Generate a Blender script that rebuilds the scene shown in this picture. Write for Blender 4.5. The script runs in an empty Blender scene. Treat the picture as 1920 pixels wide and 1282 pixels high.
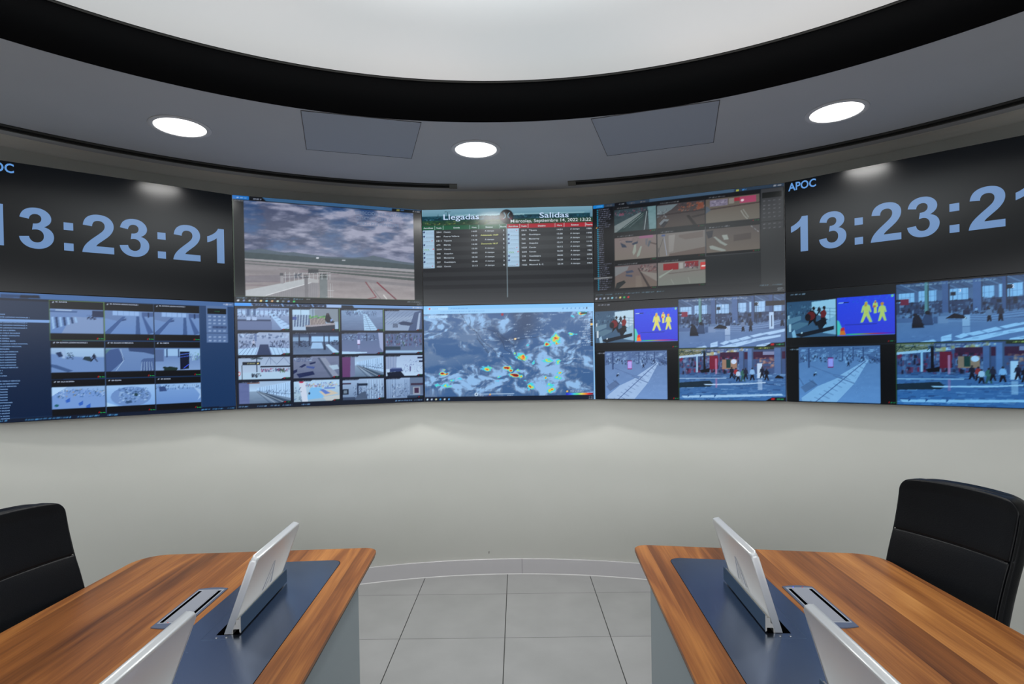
import bpy, bmesh, math, random
import numpy as np
from mathutils import Vector, Matrix

# ------------------------------------------------------------------ camera
S = bpy.context.scene
CAM_H = 1.5716
F_PX, PITCH, ROLL, PPY = 1047.84, math.radians(-.5787), math.radians(-.9103), 686.85
cp, sp, cr, sr = math.cos(PITCH), math.sin(PITCH), math.cos(ROLL), math.sin(ROLL)
fwd = Vector((0, cp, sp)); up0 = Vector((0, -sp, cp)); rt0 = Vector((1, 0, 0))
rt = rt0*cr + up0*sr; up = up0*cr - rt0*sr
cd = bpy.data.cameras.new('camera'); cam = bpy.data.objects.new('camera', cd)
S.collection.objects.link(cam)
M = Matrix((rt, up, -fwd)).transposed().to_4x4(); M.translation = Vector((0, 0, CAM_H))
cam.matrix_world = M
cd.sensor_width = 36; cd.sensor_fit = 'HORIZONTAL'; cd.lens = F_PX/1920*36
cd.shift_y = (PPY-641)/1920; cd.clip_start = .05
S.camera = cam

# ------------------------------------------------------------------ world, exposure
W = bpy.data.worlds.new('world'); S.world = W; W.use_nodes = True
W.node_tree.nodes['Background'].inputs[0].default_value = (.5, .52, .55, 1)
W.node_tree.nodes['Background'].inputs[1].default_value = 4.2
# back left open: world light added as fill, bright above eye level, dark below
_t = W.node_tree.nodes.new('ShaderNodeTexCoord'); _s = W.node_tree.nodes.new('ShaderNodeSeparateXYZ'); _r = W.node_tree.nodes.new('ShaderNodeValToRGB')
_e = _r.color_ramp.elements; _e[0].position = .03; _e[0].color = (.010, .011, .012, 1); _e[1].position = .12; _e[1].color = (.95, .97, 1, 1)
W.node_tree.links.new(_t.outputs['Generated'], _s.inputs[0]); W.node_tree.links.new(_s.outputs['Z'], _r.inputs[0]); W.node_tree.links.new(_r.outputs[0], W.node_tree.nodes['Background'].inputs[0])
_m = W.node_tree.nodes.new('ShaderNodeMapRange'); _m.interpolation_type = 'SMOOTHSTEP'   # added fill strongest from straight behind, to keep the side walls darker
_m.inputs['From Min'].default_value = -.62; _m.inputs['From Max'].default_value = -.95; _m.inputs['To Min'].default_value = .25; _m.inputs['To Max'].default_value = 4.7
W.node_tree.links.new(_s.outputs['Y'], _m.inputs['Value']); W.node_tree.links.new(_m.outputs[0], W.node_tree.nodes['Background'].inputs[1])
S.view_settings.view_transform = 'Standard'; S.view_settings.look = 'None'
S.view_settings.exposure = 0; S.view_settings.gamma = 1
try: S.view_settings.use_curve_mapping = False
except Exception: pass
DOWNLIGHT_W = (12.0, 27.0, 12.0)   # left, middle, right
CEILING_GLOW = .50

# ------------------------------------------------------------------ helpers
COL = S.collection
def lin(c):
    c = np.asarray(c, float)/255
    return np.where(c <= .04045, c/12.92, ((c+.055)/1.055)**2.4)
def mat(name, rgb=(128, 128, 128), rough=.5, metal=0, emit=None, estr=1, spec=.5, coat=0):
    m = bpy.data.materials.new(name); m.use_nodes = True
    b = m.node_tree.nodes['Principled BSDF']
    b.inputs['Base Color'].default_value = (*lin(rgb), 1)
    b.inputs['Roughness'].default_value = rough; b.inputs['Metallic'].default_value = metal
    b.inputs['Specular IOR Level'].default_value = spec
    b.inputs['Coat Weight'].default_value = coat
    if emit is not None:
        b.inputs['Emission Color'].default_value = (*lin(emit), 1)
        b.inputs['Emission Strength'].default_value = estr
    return m
def nodes(m): return m.node_tree.nodes, m.node_tree.links, m.node_tree.nodes['Principled BSDF']
def link(name, me, m=None, parent=None, smooth=False):
    o = bpy.data.objects.new(name, me); COL.objects.link(o)
    if m is not None:
        for x in (m if isinstance(m, (list, tuple)) else [m]): me.materials.append(x)
    if smooth: me.polygons.foreach_set('use_smooth', [True]*len(me.polygons))
    if parent is not None: o.parent = parent
    return o
def obj(name, bm, m=None, parent=None, smooth=False):
    bmesh.ops.recalc_face_normals(bm, faces=bm.faces)
    me = bpy.data.meshes.new(name); bm.to_mesh(me); bm.free()
    return link(name, me, m, parent, smooth)
def tag(o, label=None, cat=None, group=None, kind=None):
    if label: o['label'] = label
    if cat: o['category'] = cat
    if group: o['group'] = group
    if kind: o['kind'] = kind
    return o
def thing(name, label, cat, loc=(0, 0, 0), rz=0, group=None):
    o = bpy.data.objects.new(name, None); COL.objects.link(o); o.empty_display_size = .05
    o.location = loc; o.rotation_euler = (0, 0, rz)
    return tag(o, label, cat, group)
def box(bm, x0, y0, z0, x1, y1, z1, bevel=0, seg=2):
    r = bmesh.ops.create_cube(bm, size=1)
    for v in r['verts']:
        v.co = Vector((x0+(v.co.x+.5)*(x1-x0), y0+(v.co.y+.5)*(y1-y0), z0+(v.co.z+.5)*(z1-z0)))
    if bevel:
        es = set(e for v in r['verts'] for e in v.link_edges)
        bmesh.ops.bevel(bm, geom=list(es), offset=bevel, segments=seg, profile=.5, affect='EDGES')
def prism(bm, pts, z0, z1):
    a = [bm.verts.new((p[0], p[1], z0)) for p in pts]; b = [bm.verts.new((p[0], p[1], z1)) for p in pts]
    n = len(pts)
    bm.faces.new(a[::-1]); bm.faces.new(b)
    for i in range(n): bm.faces.new((a[i], a[(i+1) % n], b[(i+1) % n], b[i]))
def cyl(bm, x, y, z0, z1, r0, r1=None, n=32):
    r1 = r0 if r1 is None else r1
    a = [bm.verts.new((x+r0*math.cos(2*math.pi*i/n), y+r0*math.sin(2*math.pi*i/n), z0)) for i in range(n)]
    b = [bm.verts.new((x+r1*math.cos(2*math.pi*i/n), y+r1*math.sin(2*math.pi*i/n), z1)) for i in range(n)]
    bm.faces.new(a[::-1]); bm.faces.new(b)
    for i in range(n): bm.faces.new((a[i], a[(i+1) % n], b[(i+1) % n], b[i]))
def tube(bm, pts, r, n=10):
    pts = [Vector(p) for p in pts]; prev = None; rings = []
    for i, p in enumerate(pts):
        t = (pts[min(i+1, len(pts)-1)]-pts[max(i-1, 0)]).normalized()
        u = t.cross(Vector((0, 0, 1)));  u = u if u.length > .05 else t.cross(Vector((1, 0, 0)))
        u.normalize(); w = u.cross(t)
        rr = r[i] if isinstance(r, (list, tuple)) else r
        rings.append([bm.verts.new(p+(u*math.cos(2*math.pi*k/n)+w*math.sin(2*math.pi*k/n))*rr) for k in range(n)])
    for a, b in zip(rings, rings[1:]):
        for k in range(n): bm.faces.new((a[k], a[(k+1) % n], b[(k+1) % n], b[k]))
    bm.faces.new(rings[0][::-1]); bm.faces.new(rings[-1])
def round_poly(pts, rads, seg=8):
    out = []; n = len(pts)
    for i in range(n):
        p = Vector(pts[i]); a = Vector(pts[i-1])-p; b = Vector(pts[(i+1) % n])-p
        r = rads[i] if isinstance(rads, (list, tuple)) else rads
        if r <= 0: out.append(tuple(p)); continue
        a.normalize(); b.normalize(); ang = a.angle(b); d = r/math.tan(ang/2)
        p0, p1 = p+a*d, p+b*d; c = p+(a+b).normalized()*(r/math.sin(ang/2))
        a0 = math.atan2(*(p0-c).yx); a1 = math.atan2(*(p1-c).yx); da = (a1-a0+math.pi) % (2*math.pi)-math.pi
        for k in range(seg+1):
            t = a0+da*k/seg; out.append((c.x+r*math.cos(t), c.y+r*math.sin(t)))
    return out
def arc_ring(bm, c, prof, a0, a1, n):
    """sweep a closed profile of (radius, z) about c, angle measured from +Y towards +X"""
    full = abs(abs(a1-a0)-2*math.pi) < 1e-6; rings = []
    for i in range(n if full else n+1):
        a = a0+(a1-a0)*i/n; s, co = math.sin(a), math.cos(a)
        rings.append([bm.verts.new((c[0]+r*s, c[1]+r*co, z)) for r, z in prof])
    m = len(prof); k = len(rings)
    for i in range(k if full else k-1):
        a, b = rings[i], rings[(i+1) % k]
        for j in range(m): bm.faces.new((a[j], a[(j+1) % m], b[(j+1) % m], b[j]))
    if not full: bm.faces.new(rings[0][::-1]); bm.faces.new(rings[-1])

# ------------------------------------------------------------------ materials
M_wall = mat('wall_paint', (224, 224, 218), .75, spec=.25)
M_ceil = mat('ceiling_paint', (150, 152, 158), .8, spec=.2)
M_black = mat('black_fascia', (5, 6, 9), .7, spec=.12)
M_glow = mat('luminous_membrane', (190, 192, 190), .6, emit=(255, 255, 252), estr=CEILING_GLOW)
nt, lk, b = nodes(M_glow)
tc = nt.new('ShaderNodeTexCoord'); nz = nt.new('ShaderNodeTexNoise'); nz.inputs['Scale'].default_value = .5
rp = nt.new('ShaderNodeValToRGB'); rp.color_ramp.elements[0].color = (.78, .84, .86, 1); rp.color_ramp.elements[1].color = (1, 1, 1, 1)
rp.color_ramp.elements[0].position = .35; rp.color_ramp.elements[1].position = .65
lk.new(tc.outputs['Object'], nz.inputs['Vector']); lk.new(nz.outputs[0], rp.inputs[0]); lk.new(rp.outputs[0], b.inputs['Emission Color'])
# hot spot added to the emission, mostly out of view, lighting the front wall
ln = nt.new('ShaderNodeVectorMath'); ln.operation = 'LENGTH'; mr = nt.new('ShaderNodeMapRange'); mr.interpolation_type = 'SMOOTHSTEP'
mr.inputs['From Min'].default_value = 0; mr.inputs['From Max'].default_value = 1.45; mr.inputs['To Min'].default_value = CEILING_GLOW*5.5; mr.inputs['To Max'].default_value = CEILING_GLOW*1.05
sb = nt.new('ShaderNodeVectorMath'); sb.operation = 'SUBTRACT'; sb.inputs[1].default_value = (-.04, 1.05, 3.015); lk.new(tc.outputs['Object'], sb.inputs[0]); lk.new(sb.outputs[0], ln.inputs[0]); lk.new(ln.outputs['Value'], mr.inputs['Value']); lk.new(mr.outputs[0], b.inputs['Emission Strength'])
M_lamp = mat('lamp_diffuser', (255, 255, 255), .5, emit=(255, 253, 248), estr=4)
M_trim = mat('white_trim', (222, 224, 228), .5)
M_slot = mat('slot_black', (8, 8, 8), .7)
M_alu = mat('slot_aluminium', (70, 70, 68), .5, metal=.3)
M_base = mat('baseboard_tile', (172, 170, 172), .35)
M_seal = mat('sealant_grey', (184, 183, 182), .6)
M_joint = mat('grout_dark', (60, 60, 60), .8)
M_leather = mat('black_leather', (4, 5, 8), .40, spec=.2)
nt, lk, b = nodes(M_leather)
vo = nt.new('ShaderNodeTexVoronoi'); vo.inputs['Scale'].default_value = 260
tc = nt.new('ShaderNodeTexCoord'); bp = nt.new('ShaderNodeBump'); bp.inputs['Strength'].default_value = .12; bp.inputs['Distance'].default_value = .002
lk.new(tc.outputs['Object'], vo.inputs['Vector']); lk.new(vo.outputs['Distance'], bp.inputs['Height']); lk.new(bp.outputs[0], b.inputs['Normal'])
M_seam = mat('leather_seam', (5, 5, 7), .7, spec=.1)
M_plastic = mat('black_plastic', (18, 18, 20), .5)
M_chrome = mat('brushed_aluminium', (170, 170, 172), .3, metal=1)
M_panel = mat('grey_laminate', (136, 147, 152), .45)
M_dark = mat('shadow_black', (4, 4, 5), .9, spec=0)
M_case = mat('satin_white_metal', (205, 207, 208), .34, metal=.25)
M_emblem = mat('polished_emblem', (222, 224, 226), .24, metal=.3)
M_rail = mat('rail_metal', (165, 160, 150), .35, metal=.8)
M_railblue = mat('rail_dark_steel', (92, 112, 128), .35, metal=.85)
M_screenoff = mat('monitor_glass', (6, 6, 8), .1)
M_portframe = mat('port_frame', (100, 110, 132), .4, metal=.5)
M_portrim = mat('port_rim', (168, 172, 180), .45, metal=.3)
M_portlid = mat('port_lid', (150, 153, 162), .45, metal=.2)
M_ledb = mat('led_blue', (20, 30, 80), .4, emit=(80, 90, 255), estr=1.2)
M_ledr = mat('led_red', (80, 10, 10), .4, emit=(220, 30, 30), estr=.8)
M_house = mat('monitor_housing', (14, 14, 16), .5)

M_steel = mat('brushed_steel_plate', (126, 138, 160), .26, metal=1)
nt, lk, b = nodes(M_steel)
tc = nt.new('ShaderNodeTexCoord'); mp = nt.new('ShaderNodeMapping'); mp.inputs['Scale'].default_value = (4, 4, 4)
nz = nt.new('ShaderNodeTexNoise'); nz.inputs['Scale'].default_value = 60; nz.inputs['Detail'].default_value = 3
mr = nt.new('ShaderNodeMapRange'); mr.inputs['To Min'].default_value = .2; mr.inputs['To Max'].default_value = .3
lk.new(tc.outputs['Object'], mp.inputs[0]); lk.new(mp.outputs[0], nz.inputs['Vector']); lk.new(nz.outputs[0], mr.inputs[0]); lk.new(mr.outputs[0], b.inputs['Roughness'])

def wood():
    m = mat('walnut_laminate', (150, 90, 45), .38, spec=.22)
    nt, lk, b = nodes(m)
    tc = nt.new('ShaderNodeTexCoord')
    sx = nt.new('ShaderNodeSeparateXYZ'); lk.new(tc.outputs['Object'], sx.inputs[0])
    def math_(op, a, bb=None):
        n = nt.new('ShaderNodeMath'); n.operation = op
        for i, v in enumerate((a, bb)):
            if v is None: continue
            if isinstance(v, (int, float)): n.inputs[i].default_value = v
            else: lk.new(v, n.inputs[i])
        return n.outputs[0]
    px = math_('DIVIDE', sx.outputs['X'], .115)
    plank = math_('FLOOR', px)
    wn = nt.new('ShaderNodeTexWhiteNoise'); wn.noise_dimensions = '1D'; lk.new(plank, wn.inputs['W'])
    shift = math_('MULTIPLY', wn.outputs['Value'], 7.0)
    cy = nt.new('ShaderNodeCombineXYZ')
    lk.new(math_('MULTIPLY', sx.outputs['X'], 1.0), cy.inputs[0]); lk.new(math_('ADD', sx.outputs['Y'], shift), cy.inputs[1]); lk.new(shift, cy.inputs[2])
    mp = nt.new('ShaderNodeMapping'); mp.inputs['Scale'].default_value = (11, .9, 1); lk.new(cy.outputs[0], mp.inputs[0])
    n1 = nt.new('ShaderNodeTexNoise'); n1.inputs['Scale'].default_value = 1.0; n1.inputs['Detail'].default_value = 4; n1.inputs['Distortion'].default_value = .9
    lk.new(mp.outputs[0], n1.inputs['Vector'])
    mp2 = nt.new('ShaderNodeMapping'); mp2.inputs['Scale'].default_value = (150, 3.5, 1); lk.new(cy.outputs[0], mp2.inputs[0])
    n2 = nt.new('ShaderNodeTexNoise'); n2.inputs['Scale'].default_value = 1.0; n2.inputs['Detail'].default_value = 5
    lk.new(mp2.outputs[0], n2.inputs['Vector'])
    v = math_('ADD', math_('ADD', math_('MULTIPLY', n1.outputs[0], 1.25), math_('MULTIPLY', n2.outputs[0], .42)), math_('MULTIPLY', wn.outputs['Value'], .30))
    v = math_('SUBTRACT', v, .50)
    rp = nt.new('ShaderNodeValToRGB'); e = rp.color_ramp.elements
    e[0].position = .12; e[0].color = (*lin((88, 50, 24)), 1); e[1].position = .98; e[1].color = (*lin((200, 140, 78)), 1)
    e2 = e.new(.42); e2.color = (*lin((136, 82, 40)), 1); e3 = e.new(.66); e3.color = (*lin((172, 112, 56)), 1)
    lk.new(v, rp.inputs[0]); lk.new(rp.outputs[0], b.inputs['Base Color'])
    bp = nt.new('ShaderNodeBump'); bp.inputs['Strength'].default_value = .05; bp.inputs['Distance'].default_value = .001
    lk.new(n2.outputs[0], bp.inputs['Height']); lk.new(bp.outputs[0], b.inputs['Normal'])
    return m
M_wood = wood()

def floor_mat():
    m = mat('floor_tile', (165, 165, 165), .3, spec=.5)
    nt, lk, b = nodes(m)
    tc = nt.new('ShaderNodeTexCoord'); mp = nt.new('ShaderNodeMapping'); mp.vector_type = 'TEXTURE'
    mp.inputs['Location'].default_value = (-.0598, 3.7584, 0); mp.inputs['Rotation'].default_value = (0, 0, math.radians(-.4846))
    mp.inputs['Scale'].default_value = (.6, .6, .6)
    lk.new(tc.outputs['Object'], mp.inputs[0])
    sx = nt.new('ShaderNodeSeparateXYZ'); lk.new(mp.outputs[0], sx.inputs[0])
    def M_(op, a, bb=None, c=None):
        n = nt.new('ShaderNodeMath'); n.operation = op
        for i, v in enumerate((a, bb, c)):
            if v is None: continue
            if isinstance(v, (int, float)): n.inputs[i].default_value = v
            else: lk.new(v, n.inputs[i])
        return n.outputs[0]
    def edge(o, w):
        fr = M_('FRACT', M_('ADD', o, .5)); d = M_('ABSOLUTE', M_('SUBTRACT', fr, .5))
        return M_('LESS_THAN', d, w)
    nzl = nt.new('ShaderNodeTexNoise'); nzl.inputs['Scale'].default_value = .9; lk.new(mp.outputs[0], nzl.inputs['Vector'])
    gy = M_('MULTIPLY', edge(sx.outputs['Y'], .0030), M_('MULTIPLY', nzl.outputs[0], 1.8))
    g = M_('MAXIMUM', edge(sx.outputs['X'], .0042), gy)
    fl = nt.new('ShaderNodeVectorMath'); fl.operation = 'FLOOR'; lk.new(mp.outputs[0], fl.inputs[0])
    wn = nt.new('ShaderNodeTexWhiteNoise'); lk.new(fl.outputs[0], wn.inputs['Vector'])
    nz = nt.new('ShaderNodeTexNoise'); nz.inputs['Scale'].default_value = 2.2; nz.inputs['Detail'].default_value = 6; lk.new(mp.outputs[0], nz.inputs['Vector'])
    v = M_('ADD', M_('MULTIPLY', nz.outputs[0], .8), M_('MULTIPLY', wn.outputs['Value'], .2))
    rp = nt.new('ShaderNodeValToRGB'); e = rp.color_ramp.elements
    e[0].position = .2; e[0].color = (*lin((136, 137, 136)), 1); e[1].position = .8; e[1].color = (*lin((154, 154, 154)), 1)
    lk.new(v, rp.inputs[0])
    mx = nt.new('ShaderNodeMix'); mx.data_type = 'RGBA'
    lk.new(g, mx.inputs['Factor']); lk.new(rp.outputs[0], mx.inputs['A']); mx.inputs['B'].default_value = (.018, .018, .018, 1)
    lk.new(mx.outputs['Result'], b.inputs['Base Color'])
    return m
M_floor = floor_mat()
# faint mottling of the painted wall and ceiling
for m_, c0, c1 in ((M_wall, (230, 231, 222), (237, 237, 230)), (M_ceil, (190, 194, 200), (198, 202, 208))):
    nt, lk, b = nodes(m_)
    tc = nt.new('ShaderNodeTexCoord'); nz = nt.new('ShaderNodeTexNoise'); nz.inputs['Scale'].default_value = 3; nz.inputs['Detail'].default_value = 5
    rp = nt.new('ShaderNodeValToRGB'); rp.color_ramp.elements[0].color = (*lin(c0), 1); rp.color_ramp.elements[1].color = (*lin(c1), 1)
    lk.new(tc.outputs['Object'], nz.inputs['Vector']); lk.new(nz.outputs[0], rp.inputs[0]); lk.new(rp.outputs[0], b.inputs['Base Color'])

# ------------------------------------------------------------------ room shell
ZC = 2.805; ZD = 3.015
CW = (-.08, .55); RW = 3.57       # round wall
CO = (-.039, .372); RO = 2.527    # round ceiling opening
TAU = 2*math.pi
bm = bmesh.new(); prism(bm, [(CW[0]+3.8*math.cos(i*TAU/96), CW[1]+3.8*math.sin(i*TAU/96)) for i in range(96)], -.05, 0)
tag(obj('floor', bm, M_floor), kind='structure')
bm = bmesh.new(); HA = math.radians(112)
arc_ring(bm, CW, [(RW, 0), (RW+.1, 0), (RW+.1, ZC+.1), (RW, ZC+.1)], -HA, HA, 160)
w_ = tag(obj('wall_front', bm, M_wall, smooth=False), kind='structure')
for w__ in (w_,):
    for p in w__.data.polygons: p.use_smooth = abs(p.normal.z) < .5
bm = bmesh.new(); n = 192; ri = []; ro = []
for z in (ZC, ZC+.05):
    ri.append([bm.verts.new((CO[0]+RO*math.sin(TAU*i/n), CO[1]+RO*math.cos(TAU*i/n), z)) for i in range(n)])
    ro.append([bm.verts.new((CW[0]+RW*math.sin(TAU*i/n), CW[1]+RW*math.cos(TAU*i/n), z)) for i in range(n)])
for i in range(n):
    j = (i+1) % n
    bm.faces.new((ri[0][i], ri[0][j], ro[0][j], ro[0][i])); bm.faces.new((ri[1][i], ri[1][j], ro[1][j], ro[1][i]))
    bm.faces.new((ri[0][i], ri[0][j], ri[1][j], ri[1][i])); bm.faces.new((ro[0][i], ro[0][j], ro[1][j], ro[1][i]))
tag(obj('ceiling', bm, M_ceil), kind='structure')
# soft cove where ceiling meets wall
bm = bmesh.new(); r = .05
pr = [(RW+.01, ZC+.01), (RW+.01, ZC-r)]+[(RW-r+r*math.cos(t), ZC-r+r*math.sin(t)) for t in [math.pi/2*k/6 for k in range(7)]]+[(RW-r, ZC+.01)]
arc_ring(bm, CW, pr, -HA, HA, 160); tag(obj('trim_1', bm, M_wall, smooth=True), kind='structure')
bm = bmesh.new(); arc_ring(bm, CO, [(RO-.004, ZC-.002), (RO-.001, ZC-.002), (RO-.001, ZD+.03), (RO-.004, ZD+.03)], 0, TAU, 192)
f_ = tag(obj('trim_2', bm, M_black), kind='structure'); f_['label'] = 'black curved fascia around the ceiling opening'
for p in f_.data.polygons: p.use_smooth = abs(p.normal.z) < .5
bm = bmesh.new(); arc_ring(bm, CO, [(RO-.006, ZD-.012), (RO+.001, ZD-.012), (RO+.001, ZD-.004), (RO-.006, ZD-.004)], 0, TAU, 192)
tag(obj('trim_3', bm, M_alu), kind='structure')
bm = bmesh.new(); prism(bm, [(CO[0]+(RO-.001)*math.cos(i*TAU/192), CO[1]+(RO-.001)*math.sin(i*TAU/192)) for i in range(192)], ZD, ZD+.03)
tag(obj('luminous_ceiling', bm, M_glow), 'large round backlit white ceiling panel inside the black fascia ring', 'ceiling light')
# curved baseboard with its vertical joints
bm = bmesh.new(); arc_ring(bm, CW, [(RW-.012, 0), (RW+.01, 0), (RW+.01, .112), (RW-.010, .112), (RW-.012, .110)], -HA, HA, 160)
bb = tag(obj('baseboard_curved', bm, M_base), kind='structure')
bm = bmesh.new()
for k in range(-5, 6):
    a = .0366+k*.336; a1 = a+.0006
    arc_ring(bm, CW, [(RW-.0126, 0), (RW-.011, 0), (RW-.011, .1121), (RW-.0126, .1121)], a, a1, 1)
obj('joint', bm, M_joint, bb)
bm = bmesh.new()
arc_ring(bm, CW, [(RW-.016, 0), (RW-.011, 0), (RW-.012, .004)], -HA, HA, 160)
obj('sealant', bm, M_seal, bb)
# small scuff on the wall above the baseboard
bm = bmesh.new(); a = math.atan2(-.19+.08, 3.5)
for s in ((0, .004), (.004, .007)):
    pass
q = [(a-.0016, .165), (a+.0016, .168), (a+.0012, .158), (a+.0002, .146), (a-.0006, .150)]
fr = [bm.verts.new((CW[0]+(RW-.0012)*math.sin(t), CW[1]+(RW-.0012)*math.cos(t), z)) for t, z in q]
bm.faces.new(fr); obj('scuff', bm, mat('scuff_grey', (140, 138, 132), .8), w_)

# linear slot diffusers in the ceiling
def slot(name, a0, a1, label):
    t = thing(name, label, 'air vent', (CW[0]+3.40*math.sin(a0), CW[1]+3.40*math.cos(a0), ZC))
    off = (CW[0]-t.location.x, CW[1]-t.location.y); h = -.0
    n = 90
    def ring(nm, prof, m, b0=a0, b1=a1, nn=n):
        bm = bmesh.new(); arc_ring(bm, off, prof, b0, b1, nn); return obj(nm, bm, m, t)
    ring('flange', [(3.352, -.0006), (3.352, -.005), (3.377, -.005), (3.377, -.0006)], M_alu)
    ring('flange', [(3.423, -.0006), (3.423, -.005), (3.440, -.005), (3.440, -.0006)], M_alu)
    ring('slot', [(3.376, -.0006), (3.376, -.0015), (3.424, -.0015), (3.424, -.0006)], M_slot)
    ring('blade', [(3.396, -.0012), (3.396, -.004), (3.401, -.004), (3.401, -.0012)], M_slot)
    s = 1 if a1 > a0 else -1
    ring('end_cap', [(3.350, -.0006), (3.350, -.007), (3.442, -.007), (3.442, -.0006)], M_trim_grey, a0-s*.010, a0+s*.006, 2)
    return t
M_trim_grey = mat('slot_end_grey', (120, 118, 110), .6)
slot('linear_diffuser', -.094, -1.25, 'dark curved linear air slot in the ceiling left of the middle downlight')
slot('linear_diffuser', .155, 1.25, 'dark curved linear air slot in the ceiling right of the middle downlight')

# ceiling access panels
def hatch(q, label):
    c = (sum(p[0] for p in q)/4, sum(p[1] for p in q)/4); t = thing('access_panel', label, 'access panel', (c[0], c[1], ZC))
    L = [(p[0]-c[0], p[1]-c[1]) for p in q]
    bm = bmesh.new(); prism(bm, [(x*1.012, y*1.014) for x, y in L], -.0016, -.0006); obj('gap', bm, M_joint_soft, t)
    bm = bmesh.new(); prism(bm, L, -.003, -.0008); obj('panel', bm, M_hatch, t)
    bm = bmesh.new(); (x0, y0), (x1, y1) = L[1], L[2]
    prism(bm, [(x0, y0), (x1, y1), (x1*1.012, y1*1.016), (x0*1.012, y0*1.016)], -.0034, -.001); obj('edge_shadow_gap', bm, M_dark, t)
    return t
M_hatch = mat('hatch_paint', (176, 184, 196), .8, spec=.2); M_joint_soft = mat('hatch_gap', (95, 92, 92), .8)
def onring(p, r=RO+.022):
    v = Vector((p[0]-CO[0], p[1]-CO[1])); v = v.normalized()*max(r, v.length); return (CO[0]+v.x, CO[1]+v.y)
hatch([onring((-.998, 2.714)), (-1.157, 3.217), (-.588, 3.385), onring((-.449, 2.885))], 'square ceiling access panel left of the middle downlight')
hatch([onring((.426, 2.867)), (.598, 3.393), (1.171, 3.210), onring((1.007, 2.677))], 'square ceiling access panel right of the middle downlight')

# downlights
def downlight(x, y, label, group, w):
    t = thing('downlight', label, 'ceiling light', (x, y, ZC), 0, group)
    bm = bmesh.new(); arc_ring(bm, (0, 0), [(.119, -.001), (.121, -.005), (.143, -.004), (.1445, 0), (.119, .0)], 0, TAU, 48); obj('trim_ring', bm, M_trim, t, True)
    bm = bmesh.new(); cyl(bm, 0, 0, -.0022, 0, .1195, n=48); obj('diffuser', bm, M_lamp, t)
    ld = bpy.data.lights.new('lamp', 'AREA'); ld.shape = 'DISK'; ld.size = .236; ld.energy = w; ld.color = (1, .995, .975); ld.spread = math.radians(150)
    lo = bpy.data.objects.new('lamp', ld); COL.objects.link(lo); lo.parent = t; lo.location = (0, 0, -.0035)
    return t
downlight(-1.693, 2.898, 'round lit downlight, leftmost of the three', None, DOWNLIGHT_W[0])
downlight(-.190, 3.266, 'round lit downlight, middle of the three', None, DOWNLIGHT_W[1])
downlight(1.662, 2.842, 'round lit downlight, rightmost of the three', None, DOWNLIGHT_W[2])

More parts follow.
